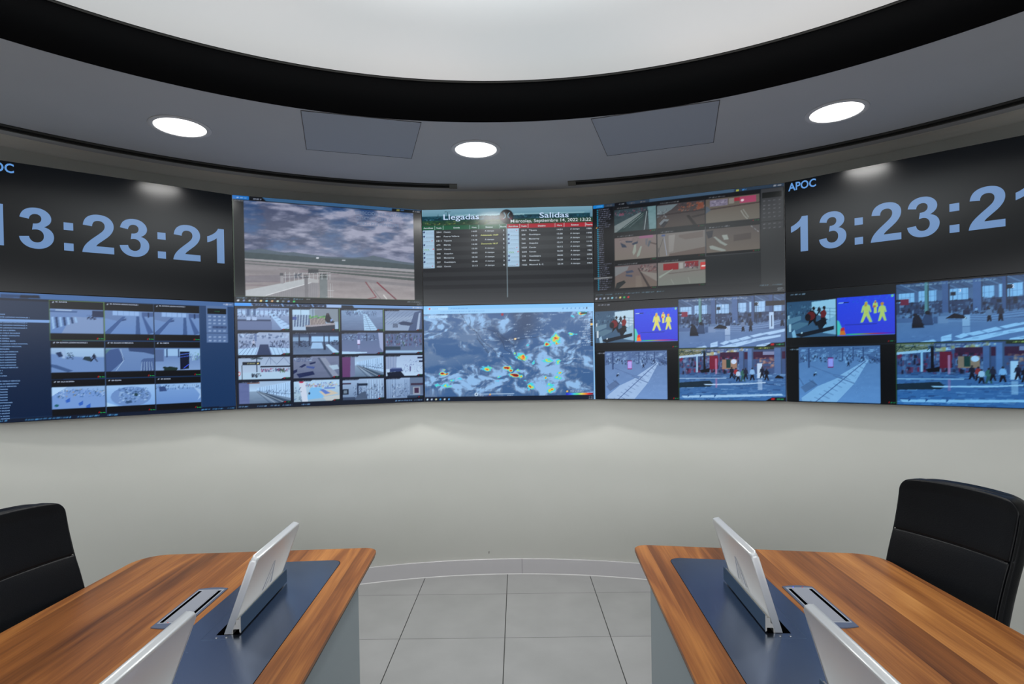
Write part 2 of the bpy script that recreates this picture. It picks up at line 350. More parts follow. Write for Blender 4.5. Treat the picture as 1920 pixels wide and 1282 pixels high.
# ------------------------------------------------------------------ tables
TZ = .74
def vec2(a): return Vector((a[0], a[1]))
def make_table(side, top, plate, slots, port_far, port_ang, port_flip, ang, label, leg_in, leg_out):
    """side -1 left, +1 right; polygons in world xy; the table's own axes are turned by ang"""
    c = (sum(p[0] for p in top)/4, sum(p[1] for p in top)/4)
    t = thing('conference_table', label, 'table', (c[0], c[1], 0), ang)
    R = Matrix.Rotation(-ang, 2)
    def loc(p): return tuple(R @ (vec2(p)-vec2(c)))
    P = round_poly([loc(p) for p in top], [.055, .11, .03, .03], 8)
    bm = bmesh.new(); prism(bm, P, TZ-.012, TZ)
    es = [e for e in bm.edges if abs(e.verts[0].co.z-e.verts[1].co.z) < 1e-6]
    bmesh.ops.bevel(bm, geom=es, offset=.0015, segments=2, affect='EDGES')
    obj('tabletop', bm, M_wood, t)
    mx_, my_ = sum(p[0] for p in P)/len(P), sum(p[1] for p in P)/len(P)
    bm = bmesh.new(); prism(bm, [(mx_+(x-mx_)*.992, my_+(y-my_)*.997) for x, y in P], TZ-.024, TZ-.0125); obj('support_board', bm, M_plastic, t)
    Q = round_poly([loc(p) for p in plate], [.045, .02, .01, .01], 8)
    cx_, cy_ = sum(p[0] for p in Q)/len(Q), sum(p[1] for p in Q)/len(Q)
    bm = bmesh.new(); prism(bm, [(cx_+(x-cx_)*1.008, cy_+(y-cy_)*1.002) for x, y in Q], TZ-.001, TZ+.0004); obj('plate_gap', bm, M_dark, t)
    bm = bmesh.new(); prism(bm, Q, TZ-.001, TZ+.0012); pl = obj('inlay_plate', bm, M_steel, t); pl['label'] = 'dark blue brushed steel plate let into the tabletop'
    # a slot with its flap outline and screws per pop-up monitor
    for (sx_, sy_, sa) in slots:
        def T(u, v):   # u towards the seats, v away from the viewpoint
            w = Matrix.Rotation(sa, 2) @ Vector((side*u, v)); return loc((sx_+w.x, sy_+w.y))
        bm = bmesh.new(); prism(bm, [T(-.004, 0), T(.062, 0), T(.062, .41), T(-.004, .41)], TZ+.0010, TZ+.0016)
        obj('slot', bm, M_dark, t)
        bm = bmesh.new()
        for w0, w1 in (((-.02, -.030), (.095, -.0292)), ((.0943, -.030), (.0951, .44))):
            (u0, v0), (u1, v1) = w0, w1
            prism(bm, [T(u0, v0), T(u1, v0), T(u1, v1), T(u0, v1)], TZ+.0010, TZ+.00135)
        obj('flap_joint', bm, M_railblue, t)
        for u in (.023, .053):
            bm = bmesh.new(); x, y = T(u, -.018); cyl(bm, x, y, TZ+.001, TZ+.0026, .0036, .0028, 14)
            obj('screw', bm, M_chrome, t)
    # cable port
    pf = vec2(port_far)
    def T(u, v):
        w = Matrix.Rotation(port_ang, 2) @ Vector((side*u, -v)); return loc((pf.x+w.x, pf.y+w.y))
    Lp, Wp = .312, .106
    def bowed(u0, u1, v0, v1, bow, n=8):
        pts = []
        for k in range(n+1):
            s = k/n; pts.append(T(u0+(u1-u0)*s, v0-bow*math.sin(math.pi*s)))
        for k in range(n+1):
            s = k/n; pts.append(T(u1+(u0-u1)*s, v1+bow*math.sin(math.pi*s)))
        return pts
    bm = bmesh.new(); prism(bm, bowed(0, Wp, .006, Lp-.006, .010), TZ-.001, TZ+.0032); pf_ = obj('cable_port', bm, M_portframe, t)
    bm = bmesh.new(); prism(bm, [T(.007, .018), T(Wp-.007, .018), T(Wp-.007, Lp-.030), T(.007, Lp-.030)], TZ+.003, TZ+.0042); obj('port_rim', bm, M_portrim, pf_)
    bm = bmesh.new(); prism(bm, [T(.026, .024), T(Wp-.026, .024), T(Wp-.026, Lp-.036), T(.026, Lp-.036)], TZ+.0040, TZ+.0054); obj('port_lid', bm, M_portlid, pf_)
    for u in (.012, Wp-.023):
        bm = bmesh.new(); prism(bm, [T(u, .030), T(u+.011, .030), T(u+.011, Lp-.034), T(u, Lp-.034)], TZ+.0040, TZ+.0047); obj('brush_strip', bm, M_dark, pf_)
    v = (.014 if port_flip else Lp-.034)
    for u, m_, nm in ((.036, M_ledb, 'blue_lamp'), (.068, M_ledr, 'red_lamp')):
        bm = bmesh.new(); x, y = T(u, v); cyl(bm, x, y, TZ+.003, TZ+.0048, .0022, n=10); obj(nm, bm, m_, pf_)
    # pedestal panels
    for a, b2, w in leg_in:
        a_, b_ = vec2(loc(a)), vec2(loc(b2)); d = (b_-a_).normalized(); nn = Vector((-d.y, d.x))*w
        bm = bmesh.new(); prism(bm, [tuple(a_), tuple(b_), tuple(b_+nn), tuple(a_+nn)], 0, TZ-.0235)
        obj('side_panel', bm, M_panel, t)
    return t
# left table
aL = math.atan2(.047, 1)   # turned anticlockwise
mkL = dict(top=[(-.6165, 2.511), (-1.632, 2.456), (-1.600, -.45), (-.468, -.45)],
           plate=[(-.731, 2.357), (-1.040, 2.338), (-1.005, -.30), (-.607, -.30)])

XL1, XL2 = (-.862, 1.716), (-.8265, .962)
XR1, XR2 = (.762, 1.672), (.7155, .937)
aR = -math.atan(.063)
make_table(-1, mkL['top'], mkL['plate'], [(*XL1, aL), (*XL2, aL)], (-1.070, 2.078), aL, False, aL,
           'wooden conference table with steel inlay on the left of the aisle',
           [((-.618, 2.188), (-.4985, -.20), -.02), ((-.639, 2.186), (-.98, 2.17), .02)], None)
make_table(1, [(.5283, 2.498), (1.512, 2.326), (1.440, -.45), (.338, -.45)], [(.6405, 2.323), (.948, 2.272), (.850, -.30), (.478, -.30)],
           [(*XR1, aR), (*XR2, aR)], (.9615, 2.0136), aR, True, aR,
           'wooden conference table with steel inlay on the right of the aisle',
           [((.522, 2.153), (.371, -.20), .02), ((.543, 2.150), (.89, 2.09), -.02)], None)

# ------------------------------------------------------------------ pop-up monitors
def popup(side, x, y, ang, slope, label, group, mark):
    t = thing('popup_monitor', label, 'monitor', (x, y, TZ+.0019), ang, group)
    L = .398; H0, H1 = .0006, .243; th = .022
    def U(u): return side*u
    # slab drawn in its own plane (v along, w up the slope) then leaned towards the aisle
    def lean(bm):
        for v in bm.verts:
            d, w = v.co.x, v.co.z      # d: depth towards the seats
            k = 1/math.sqrt(1+slope*slope)
            u = .036 - slope*w*k + (d-th)*k; z = w*k + (d-th)*slope*k
            v.co = Vector((side*u, v.co.y, max(z, H0)))
    bm = bmesh.new(); P = round_poly([(0, -.01), (L, -.01), (L, .252), (0, .252)], [.002, .002, .016, .016], 6)
    a = [bm.verts.new((0, p[0], p[1])) for p in P]; b2 = [bm.verts.new((th, p[0], p[1])) for p in P]
    n = len(P); bm.faces.new(a); bm.faces.new(b2[::-1])
    for i in range(n): bm.faces.new((a[i], a[(i+1) % n], b2[(i+1) % n], b2[i]))
    es = [e for e in bm.edges if abs(e.verts[0].co.x-e.verts[1].co.x) < 1e-6]
    bmesh.ops.bevel(bm, geom=es, offset=.0075, segments=5, profile=.5, affect='EDGES')
    lean(bm); hs = obj('housing', bm, M_case, t, True); hs['label'] = 'satin white back shell'
    bm = bmesh.new(); box(bm, th-.0005, .016, .022, th+.0012, L-.016, .238); lean(bm); obj('screen', bm, M_screenoff, t)
    # metal rail the monitor stands in
    def sec(nm, pts, v0, v1, m):
        bm = bmesh.new()
        a = [bm.verts.new((side*u, v0, z)) for u, z in pts]; b2 = [bm.verts.new((side*u, v1, z)) for u, z in pts]
        n = len(pts); bm.faces.new(a); bm.faces.new(b2[::-1])
        for i in range(n): bm.faces.new((a[i], a[(i+1) % n], b2[(i+1) % n], b2[i]))
        return obj(nm, bm, m, t)
    sec('rail_plate', [(-.0112, .0035), (-.0080, .0052), (-.0080, .0500), (-.0087, .0514), (-.0105, .0514), (-.0112, .0505)], .004, .404, M_railblue)
    sec('rail_bracket', [(-.0080, .0150), (.0090, .0150), (.0115, .0135), (.0120, 0), (.0205, 0), (.0205, .0150), (.0190, .0205), (.0150, .0245), (.0080, .0270), (.0040, .0290), (.0015, .0440), (-.0060, .0450), (-.0080, .0440)], .001, .407, M_rail)
    sec('end_plate', [(-.0120, .0030), (-.0078, .0060), (-.0078, .0505), (-.0086, .0520), (-.0112, .0520), (-.0120, .0510)], .000, .0035, M_rail)
    if mark:   # faint slanted emblem on the back shell
        bm = bmesh.new()
        for pts in ([(.150, .055), (.163, .055), (.186, .150), (.180, .150)], [(.236, .055), (.222, .055), (.188, .150), (.194, .150)], [(.176, .055), (.183, .055), (.196, .105), (.192, .105)]):
            a = [bm.verts.new((-.0004, p[0]+.02, p[1]+.02)) for p in pts]; bm.faces.new(a)
        lean(bm); obj('emblem', bm, M_emblem, t)
    return t
popup(-1, *XL1, aL, .352, 'white pop-up monitor, the farther one on the left table', None, True)
popup(-1, *XL2, aL, .352, 'white pop-up monitor, the nearer one on the left table, cut by the frame', None, False)
popup(1, *XR1, aR, .285, 'white pop-up monitor, the farther one on the right table', None, True)
popup(1, *XR2, aR, .285, 'white pop-up monitor, the nearer one on the right table, cut by the frame', None, False)

# ------------------------------------------------------------------ chairs
def prof_y(z):   # front face of the backrest, local y grows towards the seat front
    pts = [(.40, -.175), (.50, -.200), (.60, -.222), (.67, -.238), (.73, -.254), (.80, -.276), (.86, -.298), (.95, -.322), (1.02, -.336), (1.08, -.342)]
    for (a, b2), (c, d) in zip(pts, pts[1:]):
        if z <= c or c == 1.08: return b2+(d-b2)*(z-a)/(c-a)
def slab(bm, z0, z1, hw0, hw1, off, th, rnd, arch, nz=18, rc=0):
    """upright padded slab following the backrest curve"""
    rings = []
    def section(z, hw, t0, t1):
        r = min(rnd, (t1-t0)*.49, hw*.5); pts = []
        for cx_, cy_, a0 in ((hw-r, t1-r, 0), (-hw+r, t1-r, 90), (-hw+r, t0+r, 180), (hw-r, t0+r, 270)):
            for k in range(6):
                a = math.radians(a0+k*18); pts.append((cx_+r*math.cos(a), cy_+r*math.sin(a)))
        return pts
    def ring(z, hw, t0, t1):
        R = []
        # densify long runs so the curve across the back is smooth
        P = section(z, hw, t0, t1); Q = []
        for i, p in enumerate(P):
            q = P[(i+1) % len(P)]; Q.append(p)
            if abs(p[0]-q[0]) > .1:
                for k in range(1, 10): Q.append((p[0]+(q[0]-p[0])*k/10, p[1]+(q[1]-p[1])*k/10))
        f = max(0, (z-z0)/(z1-z0))
        for x, y in Q:
            zz = z+arch*(1-(x/hw1)**2)*f
            wrap = .028*(x/hw1)**2
            R.append(bm.verts.new((x, prof_y(min(z, 1.08))+off+y+wrap, zz)))
        rings.append(R)
    rz = min(rnd, th*.49)
    for k in range(5):
        s = math.sin(math.pi/2*k/5); c = 1-math.cos(math.pi/2*k/5)
        ins = rz*(1-math.sin(math.pi/2*(k+.6)/5.6)); ring(z0+rz*c, hw0-ins, -th+ins, -ins)
    def cut(z):   # rounded upper corners
        q = (z-(z1-rc))/rc if rc else 0
        return rc*(1-math.sqrt(max(0, 1-min(q, .985)**2))) if q > 0 else 0
    zs = sorted([z0+rz+(z1-z0-2*rz)*k/nz for k in range(nz+1)]+([z1-rc+(rc-rz)*k/7 for k in range(7)] if rc else []))
    for z in zs:
        f = (z-z0-rz)/(z1-z0-2*rz); ring(z, hw0+(hw1-hw0)*f-cut(z), -th, 0)
    for k in range(1, 6):
        a = math.pi/2*k/5.4; ins = rz*(1-math.cos(a)); ring(z1-rz+rz*math.sin(a), hw1-ins*1.5-cut(z1-rz+rz*math.sin(a)), -th+ins, -ins)
    for a, b2 in zip(rings, rings[1:]):
        m = len(a)
        for j in range(m): bm.faces.new((a[j], a[(j+1) % m], b2[(j+1) % m], b2[j]))
    bm.faces.new(rings[0][::-1]); bm.faces.new(rings[-1])
def make_chair(label, loc, rz):
    t = thing('office_chair', label, 'chair', loc, rz)
    bm = bmesh.new(); slab(bm, .44, 1.062, .205, .222, -.012, .088, .034, .012, 18, .05); obj('backrest', bm, M_leather, t, True)
    bm = bmesh.new(); slab(bm, .8605, 1.061, .213, .220, -.004, .05, .007, .012, 8, .045); obj('headrest_cushion', bm, M_leather, t, True)
    bm = bmesh.new(); slab(bm, .46, .8605, .204, .213, -.004, .05, .006, 0, 12); obj('back_cushion', bm, M_leather, t, True)
    for s in (-1, 1):
        bm = bmesh.new(); tube(bm, [(s*(.206+.015*(z-.46)/.6), prof_y(z)+.014, z) for z in [.48+.03*k for k in range(19)]], .0026, 6)
        obj('piping', bm, M_leather, t, True)
    bm = bmesh.new(); tube(bm, [(-.198+.0198*k, prof_y(.8605)-.0085+.028*((-.198+.0198*k)/.222)**2, .8605) for k in range(21)], .004, 6)
    obj('seam', bm, M_seam, t)
    bm = bmesh.new(); box(bm, -.235, -.21, .425, .235, .27, .505, .034, 5); obj('seat', bm, M_leather, t, True)
    bm = bmesh.new(); box(bm, -.11, -.13, .385, .11, .12, .426, .008); box(bm, -.035, -.27, .39, .035, -.12, .405)
    tube(bm, [(0, -.255, .398), (0, -.29, .43), (0, -.318, .52), (0, -.335, .60)], .018, 8); obj('tilt_mechanism', bm, M_plastic, t)
    bm = bmesh.new(); cyl(bm, 0, 0, .10, .25, .028, n=20); cyl(bm, 0, 0, .25, .386, .016, n=20); obj('gas_lift', bm, M_chrome, t, True)
    bm = bmesh.new(); cyl(bm, 0, 0, .085, .125, .045, n=20); obj('hub', bm, M_chrome, t)
    for k in range(5):
        a = math.radians(90+72*k); c, s = math.cos(a), math.sin(a)
        bm = bmesh.new(); tube(bm, [(.03*c, .03*s, .108), (.15*c, .15*s, .098), (.285*c, .285*s, .080)], [.020, .016, .012], 8); lg = obj('leg', bm, M_chrome, t, True)
        bm = bmesh.new()
        for o_ in (-.013, .013):
            r = bmesh.ops.create_cone(bm, cap_ends=True, segments=20, radius1=.027, radius2=.027, depth=.018)
            for v in r['verts']:
                p = Vector((v.co.z+o_, v.co.x, v.co.y+.027)); q = Matrix.Rotation(a, 3, 'Z') @ Vector((p.y, p.x, p.z)); v.co = q+Vector((.285*c, .285*s, 0))
        cyl(bm, .285*c, .285*s, .027, .082, .006, n=10)
        obj('caster', bm, M_plastic, lg)
    return t
make_chair('black leather high-backed office chair behind the right table', (1.347, 2.017, 0), math.radians(105))
make_chair('black leather high-backed office chair behind the left table', (-1.430, 1.880, 0), math.radians(-97))

# ------------------------------------------------------------------ screen pictures (drawn by code, stored as mesh colours)
NX, NY = 440, 248
CWI, CHI = NX*2, NY*2
rng = np.random.default_rng(7)
def fbm(h, w, sx, sy, octv=5, seed=0):
    r = np.random.default_rng(seed); out = np.zeros((h, w)); amp = 1; tot = 0
    for o in range(octv):
        gx, gy = int(max(2, sx*2**o))+2, int(max(2, sy*2**o))+2
        g = r.random((gy, gx)); X = np.linspace(0, gx-1.001, w); Y = np.linspace(0, gy-1.001, h)
        xi, yi = X.astype(int), Y.astype(int); fx, fy = X-xi, (Y-yi)[:, None]
        fx = fx*fx*(3-2*fx); fy = fy*fy*(3-2*fy)
        a = g[yi][:, xi]; b_ = g[yi][:, xi+1]; c = g[yi+1][:, xi]; d = g[yi+1][:, xi+1]
        out += amp*((a*(1-fx)+b_*fx)*(1-fy)+(c*(1-fx)+d*fx)*fy); tot += amp; amp *= .55
    return out/tot
def homog(src, dst):
    A = []; B = []
    for (x, y), (u, v) in zip(src, dst):
        A += [[x, y, 1, 0, 0, 0, -u*x, -u*y], [0, 0, 0, x, y, 1, -v*x, -v*y]]; B += [u, v]
    return np.append(np.linalg.solve(np.array(A), np.array(B)), 1).reshape(3, 3)
class Pic:
    def __init__(s, corners, bg=(0, 0, 0)):
        s.a = np.zeros((CHI, CWI, 3)); s.a[:] = bg; s.clip = (0, 0, CWI, CHI)
        s.H = homog(corners, [(0, 0), (CWI, 0), (CWI, CHI), (0, CHI)]); s.f = None
    def T(s, x, y):
        if s.f: x0, y0, x1, y1 = s.f; return x0+(x1-x0)*x/100, y0+(y1-y0)*y/100
        p = s.H @ np.array([x, y, 1.0]); return p[0]/p[2], p[1]/p[2]
    def uv(s, x, y):
        p = s.T(x, y); return p[0]/CWI, p[1]/CHI
    def sub(s, x0, y0, x1, y1):
        p = Pic.__new__(Pic); p.a = s.a; a = s.T(x0, y0); b_ = s.T(x1, y1); p.f = (a[0], a[1], b_[0], b_[1])
        p.clip = (max(s.clip[0], int(round(a[0]))), max(s.clip[1], int(round(a[1]))), min(s.clip[2], int(round(b_[0]))), min(s.clip[3], int(round(b_[1])))); return p
    def _poly(s, P, c, al=1):
        P = np.array(P, float); cx0, cy0, cx1, cy1 = s.clip
        x0 = max(cx0, int(P[:, 0].min())); x1 = min(cx1, int(P[:, 0].max())+2); y0 = max(cy0, int(P[:, 1].min())); y1 = min(cy1, int(P[:, 1].max())+2)
        if x1 <= x0 or y1 <= y0: return
        X = np.arange(x0, x1)+.5; Y = (np.arange(y0, y1)+.5)[:, None]; m = np.zeros((y1-y0, x1-x0), bool); n = len(P)
        for i in range(n):
            ax, ay = P[i]; bx, by = P[(i+1) % n]
            if ay == by: continue
            m ^= ((Y > min(ay, by)) & (Y <= max(ay, by))) & (X < ax+(Y-ay)*(bx-ax)/(by-ay))
        R = s.a[y0:y1, x0:x1]; R[m] = R[m]*(1-al)+np.array(c, float)*al
    def poly(s, c, *xy, al=1): s._poly([s.T(xy[i], xy[i+1]) for i in range(0, len(xy), 2)], c, al)
    def rect(s, c, x0, y0, x1, y1, al=1):
        a = s.T(x0, y0); b_ = s.T(x1, y1); x0, x1 = sorted((a[0], b_[0])); y0, y1 = sorted((a[1], b_[1]))
        x1 = max(x1, x0+1); y1 = max(y1, y0+1)
        s._poly([(x0, y0), (x1, y0), (x1, y1), (x0, y1)], c, al)
    def line(s, c, w, *xy, al=1):     # w in canvas pixels
        P = [s.T(xy[i], xy[i+1]) for i in range(0, len(xy), 2)]
        for (ax, ay), (bx, by) in zip(P, P[1:]):
            L = math.hypot(bx-ax, by-ay) or 1; nx, ny = -(by-ay)/L*w/2, (bx-ax)/L*w/2
            s._poly([(ax+nx, ay+ny), (bx+nx, by+ny), (bx-nx, by-ny), (ax-nx, ay-ny)], c, al)
    def ell(s, c, x, y, rx, ry, al=1, n=20):
        s.poly(c, *[k for i in range(n) for k in (x+rx*math.cos(TAU*i/n), y+ry*math.sin(TAU*i/n))], al=al)
    def grad(s, c0, c1, x0=0, y0=0, x1=100, y1=100, horiz=False):
        a = s.T(x0, y0); b_ = s.T(x1, y1); cx0, cy0, cx1, cy1 = s.clip
        X0, X1 = max(cx0, int(round(a[0]))), min(cx1, int(round(b_[0]))); Y0, Y1 = max(cy0, int(round(a[1]))), min(cy1, int(round(b_[1])))
        if X1 <= X0 or Y1 <= Y0: return
        n = (X1-X0) if horiz else (Y1-Y0); t = np.linspace(0, 1, n)[:, None]
        g = np.array(c0, float)*(1-t)+np.array(c1, float)*t
        s.a[Y0:Y1, X0:X1] = g[None, :] if horiz else g[:, None]
    def clutter(s, x0, y0, x1, y1, n, cols, w=(1, 5), h=(3, 14), seed=1, al=.8):
        r = random.Random(seed)
        w = (w[0]*.5, w[1]*.6); h = (h[0]*.6, h[1]*.8)
        for _ in range(int(n*2.2)):
            x = r.uniform(x0, x1); y = r.uniform(y0, y1); s.rect(r.choice(cols), x, y, x+r.uniform(*w), y+r.uniform(*h), al=al*r.uniform(.5, 1))
    def grain(s, amt, sx=20, sy=12, seed=3):
        x0, y0, x1, y1 = s.clip
        if x1 <= x0 or y1 <= y0: return
        s.a[y0:y1, x0:x1] += ((fbm(y1-y0, x1-x0, sx, sy, 4, seed)-.5)*2*amt)[..., None]
    def bars(s, c, x0, y, x1, h, seed=0, al=.8):
        """a line of unreadably small print"""
        r = random.Random(seed); x = x0
        while x < x1:
            w = r.uniform(.25, 1.0)*h*1.2; s.rect(c, x, y-h/2*r.uniform(.6, 1), min(x+w, x1), y+h/2*r.uniform(.6, 1), al=al*r.uniform(.6, 1)); x += w+h*r.uniform(.1, .5)
    def person(s, x, y, h, shirt, pants, head=(40, 40, 50), lean=0, stride=.18, al=1):
        a0, a1 = s.T(0, 0), s.T(1, 1); asp = abs((a1[1]-a0[1])/(a1[0]-a0[0])); w = h*.115*asp; hs = h*asp*stride
        for k in (-1, 1):
            s.poly(pants, x-w*.75, y-h*.52, x+w*.75, y-h*.52, x+k*(hs+w*.3)+w*.42, y, x+k*(hs+w*.3)-w*.42, y, al=al)
        s.poly(shirt, x-w*.7+lean, y-h*.86, x+w*.7+lean, y-h*.86, x+w*1.15+lean, y-h*.78, x+w*.9, y-h*.45, x-w*.9, y-h*.45, x-w*1.15+lean, y-h*.78, al=al)
        for k in (-1, 1): s.line(shirt, max(1.5, abs(a1[0]-a0[0])*w*.55), x+k*w*1.0+lean, y-h*.8, x+k*(w*1.25+hs*.25)+lean, y-h*.48, al=al)
        s.ell(head, x+lean, y-h*.93, w*.55, h*.072, al=al)

GREEN, RED = (40, 190, 110), (170, 20, 30)
def cam_tag(s, seed=0, live=True):
    """header strip and live mark of a camera tile in 0..100 tile units"""
    s.bars((150, 165, 190), 6, 3.5, 45+(seed*13) % 30, 3.2, seed, .75)
    if live:
        s.poly((10, 14, 24), 82, 100, 88, 93.5, 100, 93.5, 100, 100); s.rect(RED, 87, 95, 90, 98.5); s.bars(GREEN, 92, 97, 99, 3, seed)

# ---- apron camera -------------------------------------------------
def pic_apron():
    p = Pic([(36.8, 129.7), (1884, 277), (1885, 1212), (46, 1175)], (30, 32, 34))
    q = p.sub(36.8, 129.7, 1885, 1212)
    q.rect((52, 92, 132), 0, 0, 100, 3.2); q.rect((28, 110, 190), 0, 0, 8, 3.4); q.poly((12, 14, 20), 8, 0, 14.5, 0, 16.5, 3.6, 8, 3.6)
    q.rect((12, 16, 22), 83, .6, 100, 3.4); q.bars((200, 200, 90), 85.6, 2, 87.4, 2); q.bars((90, 150, 230), 88, 2, 90, 1.6, 2); q.bars((170, 175, 185), 95, 2, 99.4, 1.6, 3)
    q.bars((170, 190, 220), 2, 1.8, 6.8, 1.3, 5); q.bars((190, 205, 230), 10, 2, 14, 1.4, 6); q.bars((160, 170, 190), 1, 4.6, 12, 1.0, 7)
    q.rect((95, 120, 95), 0, 3.4, .3, 94.5, al=.6); q.rect((95, 120, 95), 0, 94.2, 100, 94.6, al=.6)
    x0, y0 = p.T(147, 182); x1, y1 = p.T(1806, 1112+30)
    x0, y0, x1, y1 = int(x0), int(y0), int(x1), int(CHI*.942); W_, H_ = x1-x0, y1-y0
    ncl = fbm(H_, W_, 5, 7, 6, 11); ncl2 = fbm(H_, W_, 9, 18, 5, 4); nbl = fbm(H_, W_, 2.2, 3, 3, 8)
    Y = np.linspace(0, 1, H_)[:, None]; X = np.linspace(0, 1, W_)[None, :]
    hor = .60
    t = np.clip(Y/hor, 0, 1)
    blue = np.array([36, 66, 112])*(1-t[..., None])+np.array([98, 120, 156])*t[..., None]
    cov = np.clip((ncl*.75+ncl2*.35-.375-.10*np.exp(-((X-.80)**2/.012+(Y-.13)**2/.014))-.07*np.exp(-((X-.5)**2/.01+(Y-.19)**2/.02)) + .05*(t))*5.5, 0, 1)
    shade = np.clip((ncl2-.5)*3.2+.62-.55*np.exp(-((X-.24)**2/.05+(Y-.20)**2/.03))-.15*(1-X), 0, 1)
    cl = np.array([72, 80, 108])*(1-shade[..., None])+np.array([150, 153, 176])*shade[..., None]
    sky = blue*(1-cov[..., None])+cl*cov[..., None]
    low = np.clip((t-.72)/.28, 0, 1)[..., None]*np.ones_like(sky); sky = sky*(1-.55*low)+np.array([112, 122, 150])*.55*low
    g = np.clip((Y-hor)/(1-hor), 0, 1)[..., None]*np.ones_like(sky)
    gr = np.array([132, 130, 136])*(1-g)+np.array([152, 146, 148])*g + (fbm(H_, W_, 4, 26, 4, 2)[..., None]-.5)*26
    im = np.where((Y < hor)[..., None]*np.ones_like(sky, bool), sky, gr); p.a[y0:y1, x0:x1] = im
    s = p.sub(0, 0, 1, 1); s.f = (x0, y0, x1, y1); s.clip = (x0, y0, x1, y1)
    s.poly((84, 98, 112), 0, 52.5, 4, 51.5, 9, 49.5, 14, 51, 22, 52.5, 27, 51.5, 31, 52.5, 45, 54.5, 62, 54.5, 70, 53, 74, 51, 80, 53, 90, 56, 100, 57.5, 100, 62, 0, 62)
    s.poly((70, 82, 88), 0, 54, 18, 55, 40, 56.5, 66, 56, 84, 58, 100, 60, 100, 66, 0, 60.5)
    s.rect((205, 210, 220), 39.8, 56, 41.3, 57.6); s.rect((190, 195, 205), 55, 57.6, 57, 58.4)
    for a, b_, c, d, col in ((60.5, 65, 62.5, 68, (150, 150, 156)), (62.5, 68, 63.4, 69.5, (84, 92, 92)), (65.5, 71, 66.4, 73.5, (100, 106, 108)), (69.5, 75, 71.5, 78, (82, 90, 90))):
        s.poly(col, 0 if a < 68 else 28, a, 100, b_, 100, d, 0 if a < 68 else 40, c)
    for y, x, w in ((70, 18, 6), (71.2, 30, 5), (73.5, 49, 4), (78, 2, 12), (84, 0, 22), (88, 0, 12)): s.rect((122, 108, 118), x, y, x+w, y+.8, al=.6)
    s.poly((120, 118, 128), 0, 79, 22, 76, 36, 78, 18, 84, 0, 86, al=.6)
    s.poly((118, 118, 124), 40, 78, 60, 77, 100, 82, 100, 85, 70, 82, 42, 80, al=.5)
    # lead-in lines
    for pts, c, w in (((69, 81, 75.5, 98), (120, 50, 62), 4), ((76, 81, 90.5, 104), (120, 44, 58), 6), ((75.5, 98, 60, 104), (130, 66, 76), 3), ((74, 90, 80, 104), (70, 72, 78), 2), ((82, 90, 90, 104), (80, 78, 84), 2), ((70.6, 81, 77, 96), (165, 160, 162), 2), ((80, 95, 84, 104), (205, 205, 205), 5)):
        s.line(c, w, *pts)
    # boarding bridge
    s.poly((176, 182, 188), 0, 94, 35, 79, 41, 80.5, 12, 99, 4, 104, 0, 104)
    s.poly((140, 140, 146), 12, 99, 41, 80.5, 41, 97, 38, 104, 8, 104)
    for k in range(26): s.line((118, 118, 126), 1, 12+k*1.1, 99-k*.62, 12+k*1.1, 104)
    s.line((210, 214, 220), 3, 11, 99, 33, 86, 41, 81)
    s.rect((96, 98, 104), 19, 74.6, 21, 77.5); s.rect((150, 150, 156), 19.2, 77.5, 21, 86)
    s.rect((92, 94, 100), 32.5, 76, 35, 79.2); s.rect((122, 122, 128), 32.8, 79, 34.8, 104); s.rect((170, 172, 176), 34.8, 80, 41, 84)
    s.rect((118, 126, 130), 41.5, 77, 46, 101); s.rect((82, 88, 90), 41.8, 73.5, 46.4, 78); s.rect((76, 78, 84), 35, 69.2, 41, 73.8)
    for x in (22, 24.4, 27, 29.4, 31.8, 35.6, 38, 40.4, 43, 46, 47.6): s.line((186, 192, 198), 2, x, 73.4, x, 85 if x < 34 else 80)
    for y in (74, 77): s.line((190, 195, 200), 1.6, 21, y+2, 48, y-2)
    for x in (46.6, 47.8, 49): s.line((180, 186, 190), 1.5, x, 84, x, 100)
    s.line((188, 192, 196), 1.5, 46, 92, 50, 92); s.line((188, 192, 196), 1.5, 45, 99, 49.5, 98)
    s.clutter(27, 74, 31, 79, 10, [(80, 88, 100), (92, 100, 112)], (1, 1.6), (1.5, 2.5), 4)
    s.grain(5, 60, 40)
    # bars under the picture
    q.bars((120, 160, 190), 1, 96, 6, 1, 1); q.bars((110, 130, 150), 8, 96, 12, 1, 2); q.bars((110, 130, 150), 14, 96, 20, .9, 3); q.bars((110, 130, 150), 22, 96, 27, .8, 4); q.bars((120, 170, 200), 29, 96, 34, 1, 5); q.bars((160, 165, 170), 35.6, 96, 38, 1, 6)
    for k, c in enumerate(((200, 205, 215), (120, 140, 190), (150, 170, 180), (150, 160, 180), (220, 200, 130), (120, 190, 220), (200, 160, 120), (170, 200, 200), (100, 120, 140), (110, 140, 200), (60, 190, 110))):
        q.ell(c, 1.8+k*2.75, 98.4, .62, .9)
    q.bars((150, 165, 175), 91, 96.4, 99, 1, 9); q.bars((150, 165, 175), 96.6, 98.2, 99.5, .8, 10); q.bars((150, 165, 175), 96.6, 99.3, 99.5, .7, 11)
    return p

